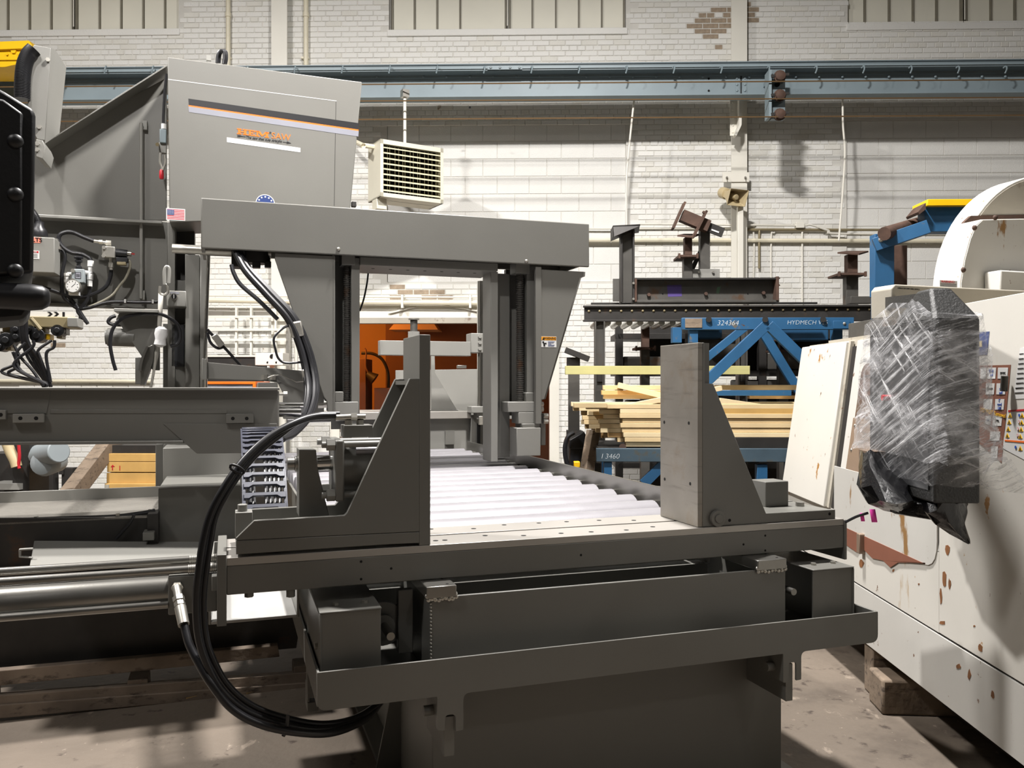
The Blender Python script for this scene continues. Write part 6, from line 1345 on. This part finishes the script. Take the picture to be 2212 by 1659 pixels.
# film: thin crumpled shell round the box
film = bpy.data.materials.new('stretch_film'); film.use_nodes = True; nt = film.node_tree; nt.nodes.clear()
N, K = nt.nodes.new, nt.links.new
outn = N('ShaderNodeOutputMaterial'); mx = N('ShaderNodeMixShader'); tr_ = N('ShaderNodeBsdfTransparent'); pb_ = N('ShaderNodeBsdfPrincipled')
pb_.inputs['Base Color'].default_value = (.85, .85, .87, 1); pb_.inputs['Roughness'].default_value = .25
tc = N('ShaderNodeTexCoord')
def streak(rot, sc, lo, hi):
    m0 = N('ShaderNodeMapping'); m0.inputs['Rotation'].default_value = rot; K(tc.outputs['Object'], m0.inputs[0]); mp = N('ShaderNodeMapping'); mp.inputs['Scale'].default_value = sc; K(m0.outputs[0], mp.inputs[0])
    n = N('ShaderNodeTexNoise'); n.inputs['Scale'].default_value = 1; n.inputs['Detail'].default_value = 5; n.inputs['Roughness'].default_value = .7; K(mp.outputs[0], n.inputs['Vector'])
    r = N('ShaderNodeMapRange'); r.inputs['From Min'].default_value = lo; r.inputs['From Max'].default_value = hi; K(n.outputs['Fac'], r.inputs['Value']); return r.outputs[0], n
s1, n1 = streak((R(24), R(14), 0), (7, 3, 85), .50, .70); s2, n2 = streak((R(-38), R(-24), 0), (5, 2.5, 60), .56, .75); s3, n3 = streak((0, 0, 0), (6, 5, 7), .5, .75)
m1 = N('ShaderNodeMath'); m1.operation = 'MAXIMUM'; K(s1, m1.inputs[0]); K(s2, m1.inputs[1])
m2 = N('ShaderNodeMath'); m2.operation = 'MULTIPLY_ADD'; K(s3, m2.inputs[0]); m2.inputs[1].default_value = .45; K(m1.outputs[0], m2.inputs[2])
m3 = N('ShaderNodeMapRange'); K(m2.outputs[0], m3.inputs['Value']); m3.inputs['To Min'].default_value = .05; m3.inputs['To Max'].default_value = .75
bp = N('ShaderNodeBump'); bp.inputs['Strength'].default_value = .8; bp.inputs['Distance'].default_value = .01; K(m2.outputs[0], bp.inputs['Height']); K(bp.outputs[0], pb_.inputs['Normal'])
K(m3.outputs[0], mx.inputs[0]); K(tr_.outputs[0], mx.inputs[1]); K(pb_.outputs[0], mx.inputs[2]); K(mx.outputs[0], outn.inputs[0])
w = T('stretch_film', 'torn clear stretch film wound around the black pendant box', 'plastic wrap', at(1990, 1080, 2.9))
rf = random.Random(4)
cx_, cy_ = x0_+.137, (y0_+y1_)/2+.0
def shell(zs, prof, jit, name):
    rows = []; n = 40
    for i, z in enumerate(zs):
        ax_, ay_ = prof[i]; row = []
        for k in range(n+1):
            a_ = 2*math.pi*(k % n)/n; c_, s_ = math.cos(a_), math.sin(a_); e = .28
            q = (abs(c_)**e*(1 if c_ > 0 else -1)*ax_, abs(s_)**e*(1 if s_ > 0 else -1)*ay_)
            j = 1+jit*math.sin(5*a_+i*1.3)*.5+jit*math.sin(11*a_+i*2.1)*.4
            row.append(PF.w(cx_+q[0]*j, cy_+q[1]*j, z+.006*math.sin(7*a_+i)))
        rows.append(row)
    o = MB().grid(rows).build(name, film, w); return o
shell([1.84, 1.79, 1.775, 1.70, 1.60, 1.5, 1.4, 1.32, 1.26, 1.22], [(.07, .1), (.1, .2), (.1, .28), (.1, .3), (.105, .29), (.1, .31), (.11, .33), (.105, .35), (.095, .30), (.09, .275)], .05, 'film_layer')
shell([1.72, 1.64, 1.55, 1.45, 1.36, 1.30], [(.1, .29), (.106, .31), (.11, .32), (.112, .33), (.115, .36), (.12, .38)], .07, 'film_layer')
# loose tail of film
rows = []
for i in range(9):
    s = i/8; row = []
    for k in range(9):
        q = k/8; x = 2096+(20+125*s*s)*q-8*s; y = 720+s*330+20*q*s
        row.append(at(x+5*math.sin(3*q+4*s), y, 2.78-.12*q+.025*math.sin(9*q+2*s)))
    rows.append(row)
MB().grid(rows).build('film_tail', film, w)
rows = [[at(1862-20*s+14*q+6*math.sin(9*s), 870+60*s+10*math.sin(7*q), 3.0-.2*q+.02*math.sin(8*q)) for q in (0, .25, .5, .75, 1)] for s in (0, .2, .4, .6, .8, 1)]
MB().grid(rows).build('film_tail', film, w)
# black bag round the lower end
t = T('plastic_bag', 'black plastic bag tied round the bottom of the wrapped pendant', 'bag', at(1980, 1160, 2.95))
def bagshape(rows_, name):
    rows = []
    for i, (x, y, hw, dp, Y) in enumerate(rows_):
        row = []
        for k in range(21):
            a_ = 2*math.pi*(k % 20)/20; j = 1+.10*math.sin(3*a_+i*2)+.07*math.sin(7*a_+i*3.1)
            row.append(at(x+hw*math.cos(a_)*j, y+4*math.sin(5*a_+i), Y+dp*math.sin(a_)*j))
        rows.append(row)
    m = MB().grid(rows); return m.build(name, M['bag'], t)
bagshape([(1880, 975, 22, .12, 3.15), (1892, 1010, 38, .16, 3.12), (1915, 1050, 60, .2, 3.05), (1935, 1085, 62, .2, 3.0), (1945, 1100, 40, .15, 3.0), (1950, 1106, 8, .05, 3.0)], 'bag_body')
bagshape([(2040, 1085, 48, .1, 2.84), (2040, 1105, 46, .11, 2.84), (2052, 1130, 34, .09, 2.84), (2070, 1150, 20, .06, 2.84), (2086, 1166, 8, .03, 2.84), (2094, 1172, 2, .01, 2.84)], 'bag_tail')
MB().bar(at(1940, 1085, 3.0), at(2040, 1100, 2.86), .14, .07).build('bag_neck', M['bag'], t, .02)
MB().tube([at(x, y, 3.05) for x, y in ((1826, 1128), (1850, 1116), (1875, 1108))], .005, 6).build('pull_cord', M['rubber'], label='thin black cord running from the bag to the beam end', cat='cord')
MB().grid([[at(1878+6*q+5*s, 1100+28*s, 3.02) for q in (0, 1, 2)] for s in (0, .5, 1)]).build('tape_flag', M['pink'], label='strip of bright pink tape hanging below the black bag, longer one', cat='tape').modifiers.new('s', 'SOLIDIFY').thickness = .002
MB().grid([[at(1857+4*q+3*s, 1108+18*s, 3.06) for q in (0, 1, 2)] for s in (0, .5, 1)]).build('tape_flag', M['pink'], label='short strip of bright pink tape beside the black cord', cat='tape').modifiers.new('s', 'SOLIDIFY').thickness = .002
# timbers under the white machine
def zblock(px, z1, name, lab, m='oldwood'):
    P = [Vector(L.z(x, y, 0)) for x, y in px]; MB().poly(P, Z*z1).build(name, M[m], label=lab, cat='timber', bevel=.008)
p0 = L.z(1906, 1545, 0); p1 = L.z(1876, 1512, 0); e = (p1-p0); f_ = Vector((e.y, -e.x, 0)).normalized()
MB().poly([p0, p1, p1+f_*.6, p0+f_*.6], Z*.165).build('timber_block', M['oldwood'], label='squared weathered timber block under the white machine, nearest with split yellow top', cat='timber', bevel=.012)
q0 = p1+e*.2+f_*.03; MB().poly([q0, q0+e.normalized()*.12, q0+e.normalized()*.12+f_*.7, q0+f_*.7], Z*.24).build('timber_block', M['oldwood'], label='taller grey timber block standing behind the split one', cat='timber', bevel=.01)
MB().poly([p0+f_*.62+e*.1, p0+f_*.62+e*.9, p0+f_*.85+e*.9, p0+f_*.85+e*.1], Z*.07).build('timber_offcut', M['oldwood'], label='small timber offcut in shadow under the machine chamfer', cat='timber', bevel=.006)
for vv in (YA+.3, YD-.3): MB().box(L, 2.2, 2.5, vv, vv+.3, 0, .1).build('levelling_foot', M['dark'], CN)

def stain(x, y, w_, h__, m='ruststain', n=9):
    pts = []
    for k in range(n):
        a_ = 2*math.pi*k/n; j = rf.uniform(.55, 1.1); pts.append((x+w_*math.cos(a_)*j, y+h__*math.sin(a_)*j))
    MB().poly([L.u(px_, py_, CU)-L.U*.0012 for px_, py_ in pts], L.U*.0008).build('rust_stain', M[m], CN)
for x, y, w_, h__ in ((2047, 1190, 7, 13), (2040, 1254, 6, 20), (2052, 1262, 3, 14), (2033, 1290, 3, 22), (1861, 1216, 6, 10), (1842, 1245, 4, 5), (2094, 1458, 4, 14), (2118, 1400, 5, 12), (2072, 1440, 6, 6), (2145, 1500, 4, 10), (1930, 1232, 3, 4), (2105, 1352, 3, 3), (1985, 1262, 2, 3), (2035, 1345, 8, 5)):
    stain(x, y, w_, h__)
